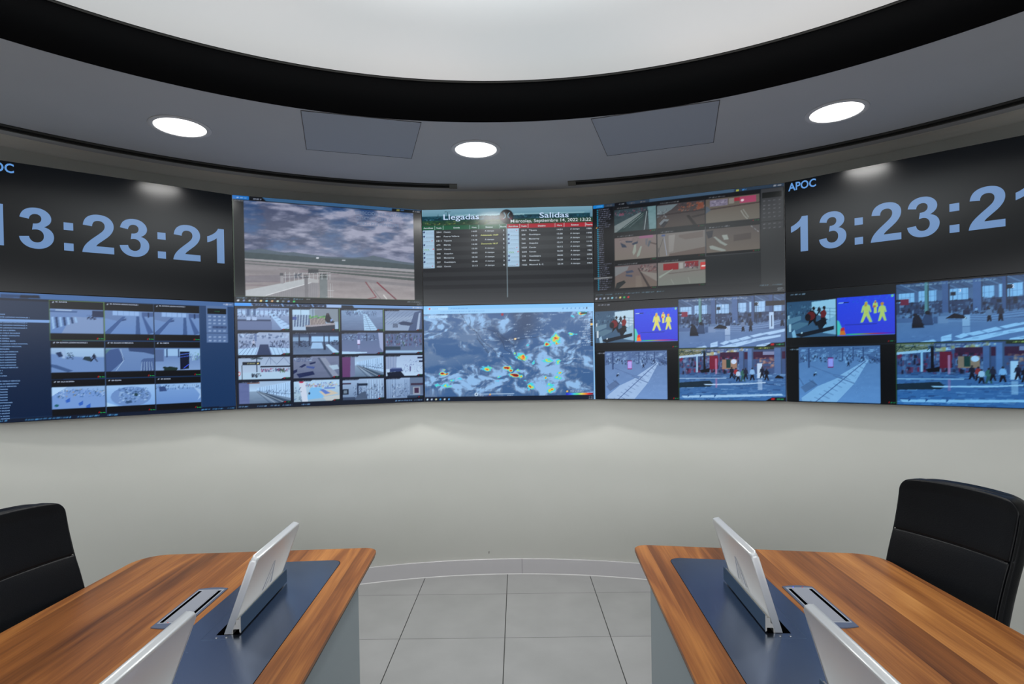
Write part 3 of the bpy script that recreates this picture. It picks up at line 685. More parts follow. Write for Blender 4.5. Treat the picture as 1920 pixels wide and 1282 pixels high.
# ---- terminal camera tiles, shared scenes -------------------------
FL, FD, BR_, DK, MD = (104, 128, 172), (78, 102, 148), (168, 206, 246), (24, 36, 62), (62, 84, 126)
def sc_hall(s, seed=0, horizon=34, fl=FL, strip=True, win=True):
    s.grad((118, 142, 186), (150, 176, 216), 0, 0, 100, horizon); s.grad((126, 150, 190), fl, 0, horizon, 100, 100)
    if win:
        for k in range(12):
            x = k*8.6+seed % 5; s.rect(BR_, x, horizon*.35, x+6, horizon*.85, al=.75); s.line(MD, 1.5, x+7, 4, x+7, horizon)
    s.clutter(0, horizon*.55, 96, horizon*1.1, 26, [DK, MD, (40, 58, 96), (150, 180, 220)], (1, 4), (3, 12), seed)
    if strip:
        s.poly((150, 182, 222), 58, horizon+6, 64, horizon+6, 100, 88, 100, 104, 88, 104)
        for k in range(8): s.line((92, 116, 158), 1.5, 58+k*5, horizon+8+k*9, 70+k*6, horizon+2+k*8)
def sc_walkway(s, seed=0, wall=(96, 112, 158)):
    s.grad((150, 178, 212), (172, 206, 240), 0, 0, 100, 45); s.grad((130, 156, 186), (96, 120, 150), 0, 45, 100, 100)
    s.poly(BR_, 34, 30, 100, 4, 100, 80, 36, 44)
    for k in range(14):
        x = 40+k*4.6; s.line((90, 118, 156), 1.4, x, 28-k*1.6, x, 46+k*3)
    s.line((80, 108, 146), 2, 34, 42, 100, 62); s.clutter(46, 34, 98, 58, 26, [DK, MD, (110, 140, 180)], (1, 3), (3, 9), seed)
    s.poly((62, 84, 110), 34, 46, 40, 46, 100, 92, 100, 104, 84, 104)
    for k in range(5): s.line((170, 190, 212) if k % 2 else (44, 62, 88), 2, 34+k*1.2, 46, 62+k*10, 104)
    s.poly(wall, 0, 0, 20, 0, 20, 104, 0, 104)
def pic_grid16():
    p = Pic([(46, 85), (1884.5, 119.5), (1888, 1054), (53.5, 1130)], (14, 22, 40))
    q = p.sub(46, 85, 1888, 1054)   # whole screen 0..100 (approx. corners)
    q.f = (0, 0, CWI, CHI); q.clip = (0, 0, CWI, CHI)
    q.rect((110, 150, 205), 0, 0, 100, 2.9); q.rect((64, 150, 240), 0, .2, 8, 2.9)
    for k in range(5): q.poly((24, 36, 62), 8+k*7.7, .3, 15+k*7.7, .3, 15.8+k*7.7, 3, 9+k*7.7, 3); q.bars((140, 170, 215), 10+k*7.7, 1.8, 14+k*7.7, 1.2, k)
    q.rect((150, 180, 225), 46, .3, 54, 3); q.poly((20, 30, 50), 54, .4, 60, .4, 61, 3, 54, 3); q.bars((220, 225, 240), 94, 1.6, 99, 1.5, 3)
    xs = [(1.2, 26.6), (28.3, 52.2), (53.9, 76.6), (78.0, 99.2)]; ys = [(4.4, 25.6), (27.8, 49.2), (51.2, 72.4), (74.4, 95.4)]
    C = [[q.sub(x0, y0, x1, y1) for x0, x1 in xs] for y0, y1 in ys]
    # row 1
    s = C[0][0]; sc_hall(s, 1, 36, strip=False); s.rect((92, 110, 152), 0, 60, 66, 100); s.rect((44, 62, 98), 0, 52, 64, 60); s.rect((160, 186, 226), 17, 42, 25, 56); s.rect((160, 186, 226), 28, 42, 37, 56); s.rect((70, 96, 140), 18, 6, 24, 36); s.rect((70, 96, 140), 30, 6, 35, 36)
    s.poly((158, 196, 238), 58, 18, 64, 18, 104, 84, 104, 104, 88, 104); [s.line((92, 116, 158), 1.5, 60+k*5.5, 26+k*11, 72+k*6, 20+k*10) for k in range(8)]
    s.clutter(64, 6, 98, 30, 20, [DK, MD, (140, 170, 215)], (1, 5), (3, 12), 5)
    s = C[0][1]; s.grad((132, 156, 178), (160, 188, 220)); s.rect((120, 134, 150), 48, 0, 100, 60); s.rect((170, 205, 235), 0, 4, 36, 30); s.line((90, 110, 130), 2, 18, 0, 18, 36); s.line((70, 88, 110), 3, 44, 0, 44, 34)
    for k in range(12): s.poly((70, 92, 130) if k % 2 else (150, 176, 205), 2+k*3, 30, 5+k*3, 30, 4+k*3, 84, 0+k*3, 84)
    s.rect((60, 84, 150), 0, 38, 9, 52); s.poly((38, 46, 66), 28, 82, 40, 76, 92, 72, 92, 94, 84, 102, 36, 104, 28, 98); s.poly((150, 148, 160), 26, 78, 92, 64, 92, 74, 40, 84, 28, 84); s.poly((112, 104, 108), 37, 46, 70, 38, 72, 70, 38, 76)
    for k in range(11): s.line((196, 190, 186), 1.6, 38+k*3, 48-k*.6, 38+k*3.1, 76-k*.5)
    for k in range(40): s.ell([(92, 150, 96), (120, 176, 104), (70, 124, 84)][k % 3], 38+(k*7.3) % 34, 34+(k*5.1) % 9, 2.6, 3.5)
    s.poly((22, 24, 38), 72, 34, 74, 20, 79, 20, 82, 36, 88, 56, 92, 60, 88, 66, 74, 64, 70, 50); s.ell((60, 50, 60), 76, 26, 3, 5); s.poly((120, 150, 205), 82, 48, 88, 46, 86, 58, 82, 58)
    s = C[0][2]; s.grad((120, 150, 190), (92, 112, 148)); s.rect((150, 190, 230), 30, 2, 52, 22, al=.8); s.clutter(10, 4, 96, 24, 40, [DK, MD, (150, 180, 215), (50, 70, 110)], (1, 4), (3, 16), 9); s.rect((120, 146, 186), 86, 4, 100, 34)
    s.poly((160, 200, 236), 52, 22, 60, 22, 88, 100, 54, 100); [s.line((98, 122, 160), 1.6, 52+k*.6, 26+k*11, 62+k*3.4, 36+k*9) for k in range(8)]; s.line((98, 122, 160), 2, 56, 24, 70, 100); s.grain(8, 8, 18, 5)
    s = C[0][3]; s.grad((118, 140, 176), (138, 160, 192)); [s.line((92, 112, 146), 1.5, k*9-30, 70, k*12+4, 5) for k in range(9)]; [s.line((170, 190, 215), 1.2, k*10-10, 60-k*2, k*11+20, 34-k) for k in range(8)]
    s.poly((64, 84, 124), 80, 10, 100, 0, 100, 100, 62, 100); s.poly((150, 172, 204), 92, 14, 97, 10, 92, 100, 84, 100); s.poly((44, 60, 94), 34, 62, 50, 54, 78, 62, 66, 76, 42, 72); s.rect((60, 76, 108), 20, 66, 34, 86); [s.line((170, 190, 215), 1.3, 20+k*4, 66, 24+k*4, 86) for k in range(4)]
    # row 2
    s = C[1][0]; s.grad((152, 172, 206), (128, 150, 192)); s.clutter(0, 2, 98, 22, 24, [(170, 200, 236), MD], (4, 10), (4, 12), 3); s.rect((96, 120, 166), 32, 4, 36, 40)
    s.clutter(2, 36, 34, 66, 40, [DK, (40, 56, 90), MD, (170, 190, 225)], (1, 4), (4, 14), 8); s.clutter(60, 34, 98, 66, 40, [DK, (40, 56, 90), MD], (1, 4), (4, 14), 18)
    s.poly((44, 60, 98), 42, 54, 58, 54, 64, 100, 36, 100); s.poly((166, 204, 242), 0, 74, 40, 66, 34, 100, 0, 100); s.poly((166, 204, 242), 60, 66, 100, 72, 100, 100, 66, 100); [s.line((92, 112, 156), 1.6, k*8, 100, k*6+14, 66) for k in range(5)]; [s.line((92, 112, 156), 1.6, 64+k*8, 100, 58+k*8, 66) for k in range(5)]; s.person(30, 64, 30, (170, 180, 210), DK)
    s = C[1][1]; s.grad((60, 82, 116), (96, 118, 152)); s.rect((150, 196, 240), 40, 18, 100, 42); s.rect((160, 200, 240), 0, 22, 34, 40, al=.6); s.rect(DK, 0, 0, 100, 14, al=.5); [s.rect((34, 48, 78), x, 4, x+3, 62) for x in (12, 34, 66, 77)]; s.rect((30, 40, 78), 34, 14, 39, 24)
    s.poly((148, 188, 230), 42, 46, 62, 46, 66, 74, 38, 74); s.poly((168, 206, 240), 70, 56, 78, 54, 104, 96, 92, 104); s.clutter(0, 36, 34, 64, 30, [DK, (30, 44, 72), MD], (3, 8), (2, 6), 2); s.clutter(82, 34, 98, 56, 16, [DK, (30, 44, 72)], (3, 8), (2, 6), 6); s.rect((38, 50, 76), 66, 56, 71, 80); s.grain(7, 10, 10, 6)
    s = C[1][2]; s.grad((84, 106, 146), (104, 120, 160)); s.clutter(0, 8, 84, 36, 60, [DK, MD, (150, 184, 224), (120, 150, 196)], (2, 7), (2, 7), 12); s.rect((84, 100, 146), 38, 0, 43, 34); s.rect((200, 204, 246), 37, 34, 43.5, 54); s.rect((110, 30, 80), 37, 53, 43.5, 56); s.poly((150, 166, 206), 88, 0, 100, 0, 100, 90, 92, 70); s.poly((170, 206, 240), 0, 88, 60, 92, 60, 96, 30, 100, 0, 100); s.rect((150, 160, 210), 38, 58, 42.5, 76, al=.4)
    s.rect((40, 54, 84), 59, 0, 61, 40)
    s = C[1][3]; s.grad((80, 98, 138), (96, 116, 152)); s.clutter(0, 4, 96, 58, 110, [DK, MD, (150, 180, 220), (110, 50, 76), (60, 90, 80), (44, 60, 100)], (1, 6), (3, 16), 13); [s.rect((88, 106, 150), x, 4, x+4, 70) for x in (20, 60, 72, 88)]; s.rect((160, 200, 238), 0, 86, 100, 96, al=.8); s.rect((40, 60, 80), 0, 66, 40, 82)
    # row 3
    s = C[2][0]; s.grad((150, 172, 204), (176, 202, 230)); [s.line((96, 116, 152), 2, a, 2, b_, 34) for a, b_ in ((60, 74), (88, 74), (60, 52), (88, 100), (62, 62))]; s.rect((24, 30, 44), 8, 22, 42, 36); s.bars((220, 226, 160), 17, 29, 32, 6, 1); s.ell((236, 224, 140), 37, 29, 2, 3); s.rect((30, 40, 60), 34, 6, 36, 84); s.rect((24, 34, 56), 42, 40, 100, 48); [s.line((24, 50, 60), 2.5, 35, 6, 35+dx, 2+dy) for dx, dy in ((-12, 4), (-8, -3), (0, -6), (8, -3), (12, 4), (-10, 10), (10, 10))]
    s.clutter(42, 50, 98, 66, 50, [(150, 70, 110), (120, 60, 100), MD, (170, 190, 220), DK], (2, 6), (3, 12), 4); s.poly((168, 200, 228), 6, 70, 100, 66, 100, 100, 0, 100); s.clutter(24, 72, 42, 88, 26, [(20, 26, 40), (30, 36, 56)], (1, 4), (3, 9), 7); s.rect((20, 26, 40), 6, 36, 7.5, 100); s.ell((190, 70, 90), 1, 74, 3, 10); s.ell((220, 220, 230), 1, 74, 2, 6); s.clutter(80, 52, 90, 66, 8, [(60, 90, 60), (20, 30, 40)], (2, 4), (6, 12), 5)
    s = C[2][1]; s.grad((112, 124, 156), (96, 108, 138)); s.poly((134, 146, 172), 54, 8, 70, 8, 102, 104, 84, 104); s.poly((70, 84, 112), 52, 6, 57, 6, 88, 104, 82, 104); [s.poly((24, 38, 82), *a) for a in ((34, 30, 48, 24, 48, 32, 36, 38), (12, 48, 24, 34, 28, 40, 18, 52), (6, 80, 42, 68, 46, 84, 12, 98), (0, 64, 8, 58, 8, 70, 0, 80))]; s.poly((62, 84, 150), 28, 44, 46, 48, 44, 58, 28, 52); s.poly((160, 188, 214), 76, 44, 96, 40, 100, 60, 86, 64); s.clutter(0, 2, 40, 20, 20, [(160, 190, 225), MD], (2, 6), (2, 8), 3); s.grain(6, 6, 8, 2)
    s = C[2][2]; sc_walkway(s, 3, (98, 58, 110)); s.poly((110, 122, 160), 20, 0, 30, 4, 30, 92, 18, 104)
    s = C[2][3]; s.grad((160, 186, 222), (180, 208, 238)); s.poly((140, 160, 196), 0, 4, 30, 4, 26, 66, 0, 66); [s.line((110, 134, 176), 2, x, 6, x, 64) for x in (6, 12, 20, 27)]; s.poly((44, 62, 112), 10, 66, 42, 62, 46, 78, 10, 80); s.poly((16, 26, 48), 2, 82, 40, 78, 50, 100, 4, 100); s.rect((90, 110, 160), 14, 60, 42, 66); s.clutter(46, 20, 98, 80, 60, [(110, 138, 186), (60, 70, 130), (140, 160, 200), (190, 214, 240)], (1, 3), (3, 10), 6); s.rect((24, 34, 70), 86, 8, 100, 16); s.rect((24, 34, 70), 90, 26, 100, 34); s.rect((60, 50, 110), 64, 54, 67, 78)
    # row 4
    s = C[3][0]; sc_walkway(s, 8, (92, 106, 156)); s.rect((120, 78, 60), 16, 4, 40, 10); s.grain(6, 8, 12, 8)
    s = C[3][1]; s.grad((172, 208, 240), (150, 178, 200)); s.poly((120, 184, 236), 36, 34, 60, 36, 66, 84, 26, 92); s.clutter(12, 10, 98, 30, 60, [(90, 120, 190), (150, 110, 150), (190, 180, 120), (70, 96, 160), (200, 220, 245)], (2, 7), (2, 8), 10); s.poly((196, 210, 232), 10, 4, 24, 4, 30, 100, 18, 100); s.ell((180, 40, 80), 16, 8, 5, 5); s.poly((196, 190, 176), 54, 54, 80, 50, 98, 66, 66, 78); s.poly((86, 120, 200), 56, 46, 64, 44, 80, 64, 68, 68); s.rect((86, 120, 200), 66, 36, 90, 42); s.clutter(0, 30, 16, 98, 16, [(30, 44, 70), (70, 100, 160)], (2, 4), (3, 7), 4); s.ell((40, 60, 90), 33, 62, 2, 6); s.poly((206, 204, 196), 62, 80, 100, 74, 100, 100, 70, 100, al=.6)
    s = C[3][2]; s.grad((150, 178, 214), (110, 136, 172)); s.rect((60, 50, 74), 0, 18, 20, 26); s.rect((30, 40, 60), 0, 48, 14, 74); s.rect((160, 190, 215), 2, 54, 10, 68, al=.6); [s.line((170, 206, 242), 3, x, 6, x, 96) for x in (60, 66, 72, 78, 86, 92)]; s.clutter(24, 24, 98, 84, 70, [DK, MD, (90, 116, 156), (180, 206, 236)], (1, 4), (3, 12), 15); s.poly((70, 88, 116), 36, 74, 54, 60, 60, 98, 28, 98); s.rect((26, 40, 62), 36, 22, 60, 34); s.rect((40, 56, 86), 34, 20, 38, 78); s.rect((56, 72, 100), 0, 86, 30, 100)
    s = C[3][3]; s.grad((148, 178, 216), (120, 146, 184)); [s.line((90, 116, 156), 2, x, 8, x, 96) for x in (4, 10, 16, 24, 50, 56, 62)]; s.clutter(14, 26, 60, 90, 60, [DK, MD, (90, 116, 156), (180, 206, 236)], (1, 4), (3, 12), 25); s.rect((96, 116, 148), 64, 0, 100, 84); s.rect((58, 48, 70), 66, 28, 100, 38); s.rect((190, 196, 206), 72, 46, 92, 84, al=.5); s.rect((64, 44, 72), 76, 52, 88, 78); s.rect((44, 62, 90), 56, 88, 100, 100)
    for i, row in enumerate(C):
        for j, s in enumerate(row):
            s.poly((14, 22, 40), 0, 0, 40, 0, 36, 6, 0, 6); cam_tag(s, i*4+j)
    for x in (27.2, 52.8, 77.1): pass
    q.rect((90, 130, 80), 52.6, 3.6, 53.0, 26.6); q.rect((90, 130, 80), 76.9, 3.6, 77.3, 26.6)
    for k, x in enumerate((1, 10, 16.5, 22.5, 32, 83, 88, 94)): q.bars((120, 170, 225), x, 98, x+4.6, 1.2, k)
    return p

S9 = []
# ---- nine-tile window with list and panel --------------------------
def pic_grid9():
    p = Pic([(-230, 60.6), (1872.7, 155), (1878.7, 1014.6), (-203, 1137.5)], (20, 42, 76))
    p.rect((34, 62, 104), -240, 50, 1880, 1150); q = p.sub(0, 0, 1, 1); q.f = (0, 0, CWI, CHI); q.clip = (0, 0, CWI, CHI)
    q.grad((40, 66, 106), (20, 50, 92), 0, 0, 100, 100); q.grad((58, 100, 158), (70, 104, 156), 0, 0, 100, 4, True)
    q.rect((16, 26, 46), 0, 4.2, 29.5, 6); q.grad((26, 44, 72), (6, 28, 60), 0, 6, 29.2, 96.5); q.rect((10, 20, 38), 28.4, 16, 29, 62)
    p.poly((14, 24, 44), 146, 92, 310, 98, 320, 122, 155, 118); p.poly((34, 62, 104), 165, 92, 0, 86, 0, 112, 150, 116)
    q.rect((118, 158, 216), 2, 20.6, 28, 22.6)
    q.rect((12, 24, 46), 0, 97, 100, 100); q.rect((12, 24, 46), 30, 96.4, 92, 97.4)
    def cell(x0, y0, x1, y1, seed):
        p.rect((10, 12, 18), x0, y0, x1, y1); return None
    cols = [(398, 830), (836, 1229), (1234, 1597)]
    # canvas rows
    Y = [(4.6, 36.2), (37.0, 67.6), (68.4, 97.0)]
    cx = [(p.T(a, 420)[0]/CWI*100, p.T(b_, 420)[0]/CWI*100) for a, b_ in cols]
    S_ = []
    for j, (y0, y1) in enumerate(Y):
        for i, (x0, x1) in enumerate(cx):
            q.rect((9, 11, 17), x0, y0, x1, y1); q.rect((60, 90, 130), x1, y0, x1+.25, y1)
            c = q.sub(x0+.1, y0+5.6+(0 if j else 1.0), x1-.1, y1-5.4); S_.append(c)
            t = q.sub(x0, y0, x1, y1); t.rect((170, 185, 210), 5, 3.2, 8, 6.2); S9.append((x0, y0, x1, y1))
            t.rect(RED, 86, 94, 88.5, 97.5)
    B1, B2 = (98, 134, 190), (80, 118, 176)
    s = S_[0]; s.grad((104, 134, 184), (92, 128, 186)); s.poly((120, 146, 190), 40, 30, 100, 36, 100, 100, 20, 100)
    for k in range(7): s.poly((40, 66, 110) if k % 2 else (140, 180, 226), 2+k*7, 34, 6+k*7, 33, 8+k*7, 80-k*4, 4+k*7, 84-k*5)
    s.rect((60, 90, 140), 0, 8, 50, 14); s.rect((170, 196, 230), 10, 4, 40, 8); s.rect((36, 48, 80), 78, 4, 100, 30); s.clutter(68, 22, 84, 38, 14, [(16, 24, 44), (40, 54, 90)], (2, 6), (3, 8), 2)
    for s in (S_[1], S_[2]):
        s.grad((110, 142, 192), (98, 134, 192)); s.poly((96, 124, 172), 0, 0, 14, 0, 46, 32, 30, 46, 0, 34); s.rect((140, 176, 226), 16, 2, 70, 20); [s.line((96, 128, 180), 1.5, x, 2, x, 20) for x in (26, 38, 50, 60)]
        s.poly((50, 76, 126), 28, 40, 42, 34, 44, 40, 26, 48); s.poly((62, 92, 146), 36, 24, 42, 24, 10, 100, -4, 100); s.poly((58, 88, 140), 64, 22, 70, 22, 72, 100, 62, 100); s.poly((62, 92, 146), 76, 22, 80, 22, 100, 92, 88, 100); s.rect((70, 96, 146), 76, 4, 100, 22); s.rect((30, 50, 90), 88, 4, 91, 26)
    s = S_[3]; s.grad((150, 184, 220), (96, 128, 182)); s.poly((104, 138, 192), 0, 24, 60, 40, 100, 40, 100, 100, 0, 100); s.rect((160, 196, 232), 26, 2, 100, 36, al=.5); s.poly((60, 90, 140), 0, 66, 10, 70, 40, 94, 30, 100, 0, 78); s.poly((150, 180, 220), 18, 4, 24, 4, 26, 44, 20, 42); s.clutter(28, 18, 40, 44, 16, [(40, 66, 90), (30, 48, 80)], (2, 5), (2, 7), 5); s.poly((36, 56, 72), 58, 48, 62, 36, 72, 36, 76, 48, 74, 58); s.person(80, 58, 34, (24, 34, 60), (18, 26, 48), stride=.3); s.poly((30, 50, 90), 8, 20, 18, 16, 22, 34, 14, 38)
    s = S_[4]; s.grad((104, 136, 186), (96, 128, 180)); s.poly((62, 88, 140), 0, 10, 26, 2, 38, 50, 10, 100, 0, 100); s.line((160, 190, 226), 2, 30, 4, 36, 54, 20, 98); s.poly((90, 140, 130), 0, 4, 12, 2, 0, 26, al=.6); s.poly((50, 72, 116), 46, 0, 100, 0, 100, 30, 80, 20, 48, 14); s.poly((70, 96, 146), 72, 56, 78, 46, 100, 44, 100, 100, 72, 100)
    [s.line((150, 180, 220), 2, 74+k*5, 60, 72+k*6, 100) for k in range(5)]
    s = S_[5]; s.grad((90, 122, 176), (124, 156, 204)); s.rect((146, 186, 228), 20, 4, 100, 36); s.rect((80, 104, 150), 0, 6, 18, 60); [s.rect((40, 66, 110), x, 4, x+3, 42) for x in (24, 50)]; s.clutter(56, 20, 98, 50, 20, [(90, 140, 130), (160, 196, 226), (70, 100, 150)], (2, 7), (3, 14), 3); s.poly((10, 18, 44), 54, 16, 76, 16, 74, 94, 54, 98); s.line((80, 120, 230), 2.5, 54, 30, 76, 24); s.line((70, 110, 240), 2, 54, 42, 74, 36); s.line((60, 90, 250), 3, 62, 92, 74, 74)
    for k in range(18): s.ell((24, 44, 44), 20+(k*3.1) % 26, 88+(k*5) % 12, 4, 5)
    s = S_[6]; s.grad((140, 176, 222), (100, 140, 206)); s.ell((112, 150, 210), 50, 80, 60, 66); s.clutter(4, 8, 98, 50, 60, [(30, 66, 96), (50, 90, 130), (170, 200, 236), (60, 100, 170), (150, 140, 120)], (2, 6), (3, 9), 8); [s.poly((48, 96, 190), x, y, x+9, y-12, x+9, y+6, x+2, y+12) for x, y in ((24, 62), (48, 78), (62, 92))]; s.poly((170, 206, 244), 0, 0, 28, 0, 0, 40); s.ell((30, 90, 100), 8, 84, 4, 6)
    s = S_[7]; s.grad((150, 190, 236), (120, 166, 226)); s.ell((104, 140, 196), 50, 56, 42, 48); s.clutter(22, 12, 84, 80, 60, [(60, 90, 130), (40, 70, 110), (170, 206, 240), (120, 160, 214)], (3, 9), (3, 9), 18); s.ell((36, 66, 80), 60, 48, 4, 8); s.poly((50, 80, 120), 38, 78, 50, 74, 52, 86, 40, 90); s.poly((160, 200, 240), 0, 80, 24, 100, 0, 100)
    s = S_[8]; s.grad((120, 160, 214), (98, 138, 200)); s.rect((150, 190, 236), 10, 2, 100, 22, al=.7); s.clutter(0, 4, 98, 26, 40, [(50, 80, 130), (30, 56, 100), (160, 196, 236)], (1, 4), (4, 14), 28); s.poly((50, 74, 124), 6, 14, 20, 12, 24, 36, 8, 38); s.poly((150, 186, 230), 84, 20, 100, 34, 100, 74, 92, 90, 98, 60)
    q.rect((110, 150, 60), cx[0][0]-.15, 4.4, cx[0][1]+.25, 4.9, al=.7); q.rect((110, 150, 60), cx[0][0]-.15, 4.4, cx[0][0]+.1, 36.4, al=.7); q.rect((110, 150, 60), cx[0][1], 4.4, cx[0][1]+.3, 36.4, al=.7); q.rect((110, 150, 60), cx[0][0]-.15, 36, cx[0][1]+.25, 36.5, al=.7)
    # control panel
    u0, u1 = p.T(1652, 300)[0]/CWI*100, p.T(1822, 300)[0]/CWI*100
    k = q.sub(u0, 3.8, u1, 37.5); k.rect((84, 112, 158), 0, 0, 100, 100); k.rect((10, 16, 20), 5, 7, 94, 22); k.bars((40, 130, 80), 38, 15, 62, 3, 2); k.rect((30, 48, 84), 0, 73.5, 100, 75)
    for r_, y in enumerate((29, 39, 48, 58, 68, 85, 95)):
        for c_ in range(4): k.rect((120, 150, 196), 8+c_*23, y-3, 22+c_*23, y+3, al=.5); k.bars((180, 200, 230), 10+c_*23, y, 20+c_*23, 3, r_*4+c_, .9)
    k.rect((24, 40, 80), 28, 55, 94, 61, al=.6)
    for k_, (x, w) in enumerate(((2, 8), (16, 6), (22, 10), (34, 8), (45, 4), (84, 4), (89, 5), (96, 3.4))): q.bars((90, 170, 235), x, 98.6, x+w, 1.1, k_)
    q.bars((190, 200, 225), 95, 2, 99.5, 1.8, 4)
    return p

# ---- eight-tile window, washed out ---------------------------------
def pic_grid8():
    p = Pic([(69, 227.5), (1845, 11), (1838, 1018.6), (66, 1117.5)], (24, 26, 29))
    q = p.sub(0, 0, 1, 1); q.f = (0, 0, CWI, CHI); q.clip = (0, 0, CWI, CHI)
    q.grad((14, 17, 22), (30, 33, 36)); q.rect((40, 56, 74), 0, 0, 100, 3.0); q.rect((10, 120, 200), 0, 0, 6.2, 3.2); q.poly((12, 14, 20), 12.5, 0, 19, 0, 20, 3.4, 12.5, 3.4)
    q.poly((60, 84, 108), 32, 0, 76, 0, 76, 3, 32, 3); q.bars((150, 170, 200), 2, 1.6, 5.5, 1.4, 1); q.bars((110, 100, 96), 8, 1.8, 11, 1.2, 2); q.bars((150, 160, 170), 15, 1.6, 18, 1.2, 3); q.bars((110, 100, 96), 21, 1.8, 24, 1.2, 4); q.bars((120, 110, 106), 27, 1.8, 30, 1.2, 5); q.bars((200, 200, 60), 77, 1.8, 78.6, 1.6, 5); q.bars((60, 140, 220), 80, 1.8, 82, 1.3, 5); q.bars((160, 160, 165), 95, 1.5, 99, 1.5, 5)
    q.rect((11, 13, 18), 0, 3.4, 11.6, 90)
    y = 5.2; i = 0; r = random.Random(5)
    while y < 88:
        L = 2.8 if 24 < y < 60 else r.uniform(4, 7.4)
        if not 22.5 < y < 24.3: q.rect((20, 130, 165), 2.2, y-.6, 2.9, y+.6)
        else: q.rect((200, 150, 80), 1.6, y-.5, 2.4, y+.5)
        q.bars((120, 124, 146), 3.2, y, 3.2+L, 1.05, i, .85); y += 2.0; i += 1
    q.rect((130, 132, 134), 0, 74.5, 10.6, 76.4, al=.7); q.rect((150, 154, 160), 3, 75, 9, 75.9, al=.6)
    X = [(12.1, 35.6), (36.0, 61.2), (61.6, 88.3)]; Y = [(4.4, 32.6), (33.0, 61.0), (61.6, 89.6)]
    C = {}
    for j, (y0, y1) in enumerate(Y):
        for i, (x0, x1) in enumerate(X):
            q.rect((14, 15, 18), x0, y0, x1, y1)
            if (i, j) == (2, 2): q.grad((26, 30, 33), (34, 37, 40), x0, y0, x1, y1); continue
            C[i, j] = q.sub(x0+.1, y0+2.8, x1, y1-2.6)
            q.bars((120, 124, 130), x0+1.8, y0+1.4, x0+9+(i*3+j*2) % 5, 1.1, i+j*3, .8); q.rect((110, 20, 24), x1-3.4, y1-1.5, x1-2.9, y1-.8); q.bars((30, 120, 60), x1-2.6, y1-1.2, x1-.4, 1.0, i)
    s = C[0, 0]; s.grad((44, 58, 66), (46, 66, 70)); s.clutter(0, 2, 76, 26, 50, [(20, 26, 32), (80, 96, 104), (110, 60, 80), (60, 84, 96)], (2, 7), (3, 9), 3); s.poly((108, 120, 122), 0, 70, 62, 22, 66, 26, 4, 100, 0, 100); s.poly((34, 54, 56), 8, 100, 70, 20, 80, 20, 72, 100); s.line((110, 124, 124), 2.5, 22, 84, 70, 28); s.line((90, 104, 106), 2, 36, 84, 70, 36); s.poly((96, 128, 134), 80, 0, 100, 0, 100, 100, 84, 100); s.poly((40, 52, 58), 72, 16, 82, 14, 80, 100, 68, 100); s.rect((130, 70, 90), 12, 18, 24, 28, al=.7); s.line((150, 164, 166), 3, 78, 20, 72, 100); s.grain(10, 8, 8, 3)
    s = C[1, 0]; s.grad((60, 56, 60), (62, 54, 50)); s.poly((120, 146, 154), 0, 4, 44, 4, 30, 26, 0, 56, al=.6); s.clutter(44, 2, 98, 34, 40, [(110, 60, 46), (130, 74, 54), (40, 36, 40), (120, 110, 104)], (3, 9), (3, 9), 6); s.rect((120, 62, 44), 86, 8, 98, 34, al=.8); s.poly((36, 28, 30), 0, 42, 100, 38, 100, 42, 0, 48, al=.7); s.poly((30, 24, 24), 62, 58, 68, 56, 84, 100, 76, 100); s.poly((40, 34, 34), 72, 62, 100, 56, 100, 62, 76, 70); s.poly((100, 108, 114), 4, 80, 14, 62, 26, 66, 12, 98); s.poly((34, 34, 40), 6, 92, 16, 72, 24, 76, 14, 100); s.clutter(0, 20, 20, 56, 20, [(130, 140, 148), (50, 50, 58)], (2, 5), (2, 6), 4)
    s = C[2, 0]; s.grad((88, 80, 74), (92, 88, 80)); s.rect((110, 104, 124), 8, 6, 42, 32); s.clutter(10, 8, 38, 26, 24, [(140, 136, 156), (80, 76, 96)], (3, 8), (3, 6), 1); s.rect((140, 34, 50), 54, 6, 64, 20); s.rect((150, 60, 92), 64, 4, 94, 30); s.ell((210, 190, 200), 69, 19, 3, 5); s.rect((120, 118, 112), 44, 6, 54, 28); s.poly((52, 40, 40), 8, 40, 100, 32, 100, 37, 10, 46, al=.8); s.line((140, 144, 138), 3, 66, 60, 72, 84, 78, 98); s.line((130, 136, 130), 3, 70, 56, 80, 92); s.poly((70, 80, 92), 0, 60, 10, 46, 4, 30, 0, 30)
    s = C[0, 1]; s.grad((112, 100, 100), (112, 106, 100)); s.rect((140, 80, 120), 60, 0, 92, 12, al=.7); s.clutter(10, 4, 60, 18, 14, [(90, 80, 84), (130, 116, 120)], (4, 9), (2, 5), 4); [s.poly((44, 54, 72), *a) for a in ((14, 22, 26, 34, 30, 46, 18, 44), (26, 16, 44, 20, 42, 26, 28, 24), (42, 30, 56, 22, 56, 32, 44, 38))]; s.poly((134, 142, 134), 48, 36, 52, 36, 52, 66, 46, 84, 43, 70); s.poly((130, 140, 132), 62, 46, 66, 46, 60, 86, 54, 94, 53, 84); s.poly((92, 92, 100), 74, 16, 80, 14, 78, 46, 74, 40); s.poly((72, 80, 90), 82, 24, 88, 26, 82, 52, 79, 48); s.poly((70, 58, 56), 84, 30, 100, 40, 100, 46, 86, 36)
    s = C[1, 1]; s.grad((104, 100, 98), (112, 108, 104)); s.poly((124, 122, 120), 24, 10, 38, 8, 34, 80, 24, 84); s.poly((84, 72, 68), 46, 12, 96, 4, 96, 30, 60, 34, 46, 22, al=.5); s.poly((88, 76, 72), 26, 90, 100, 72, 100, 100, 24, 100, al=.8); s.rect((60, 78, 120), 9, 4, 17, 12); s.line((60, 58, 62), 2, 14, 14, 2, 78); s.line((140, 150, 170), 2.5, 14, 14, 20, 96); s.line((50, 50, 54), 2, 4, 98, 2, 60)
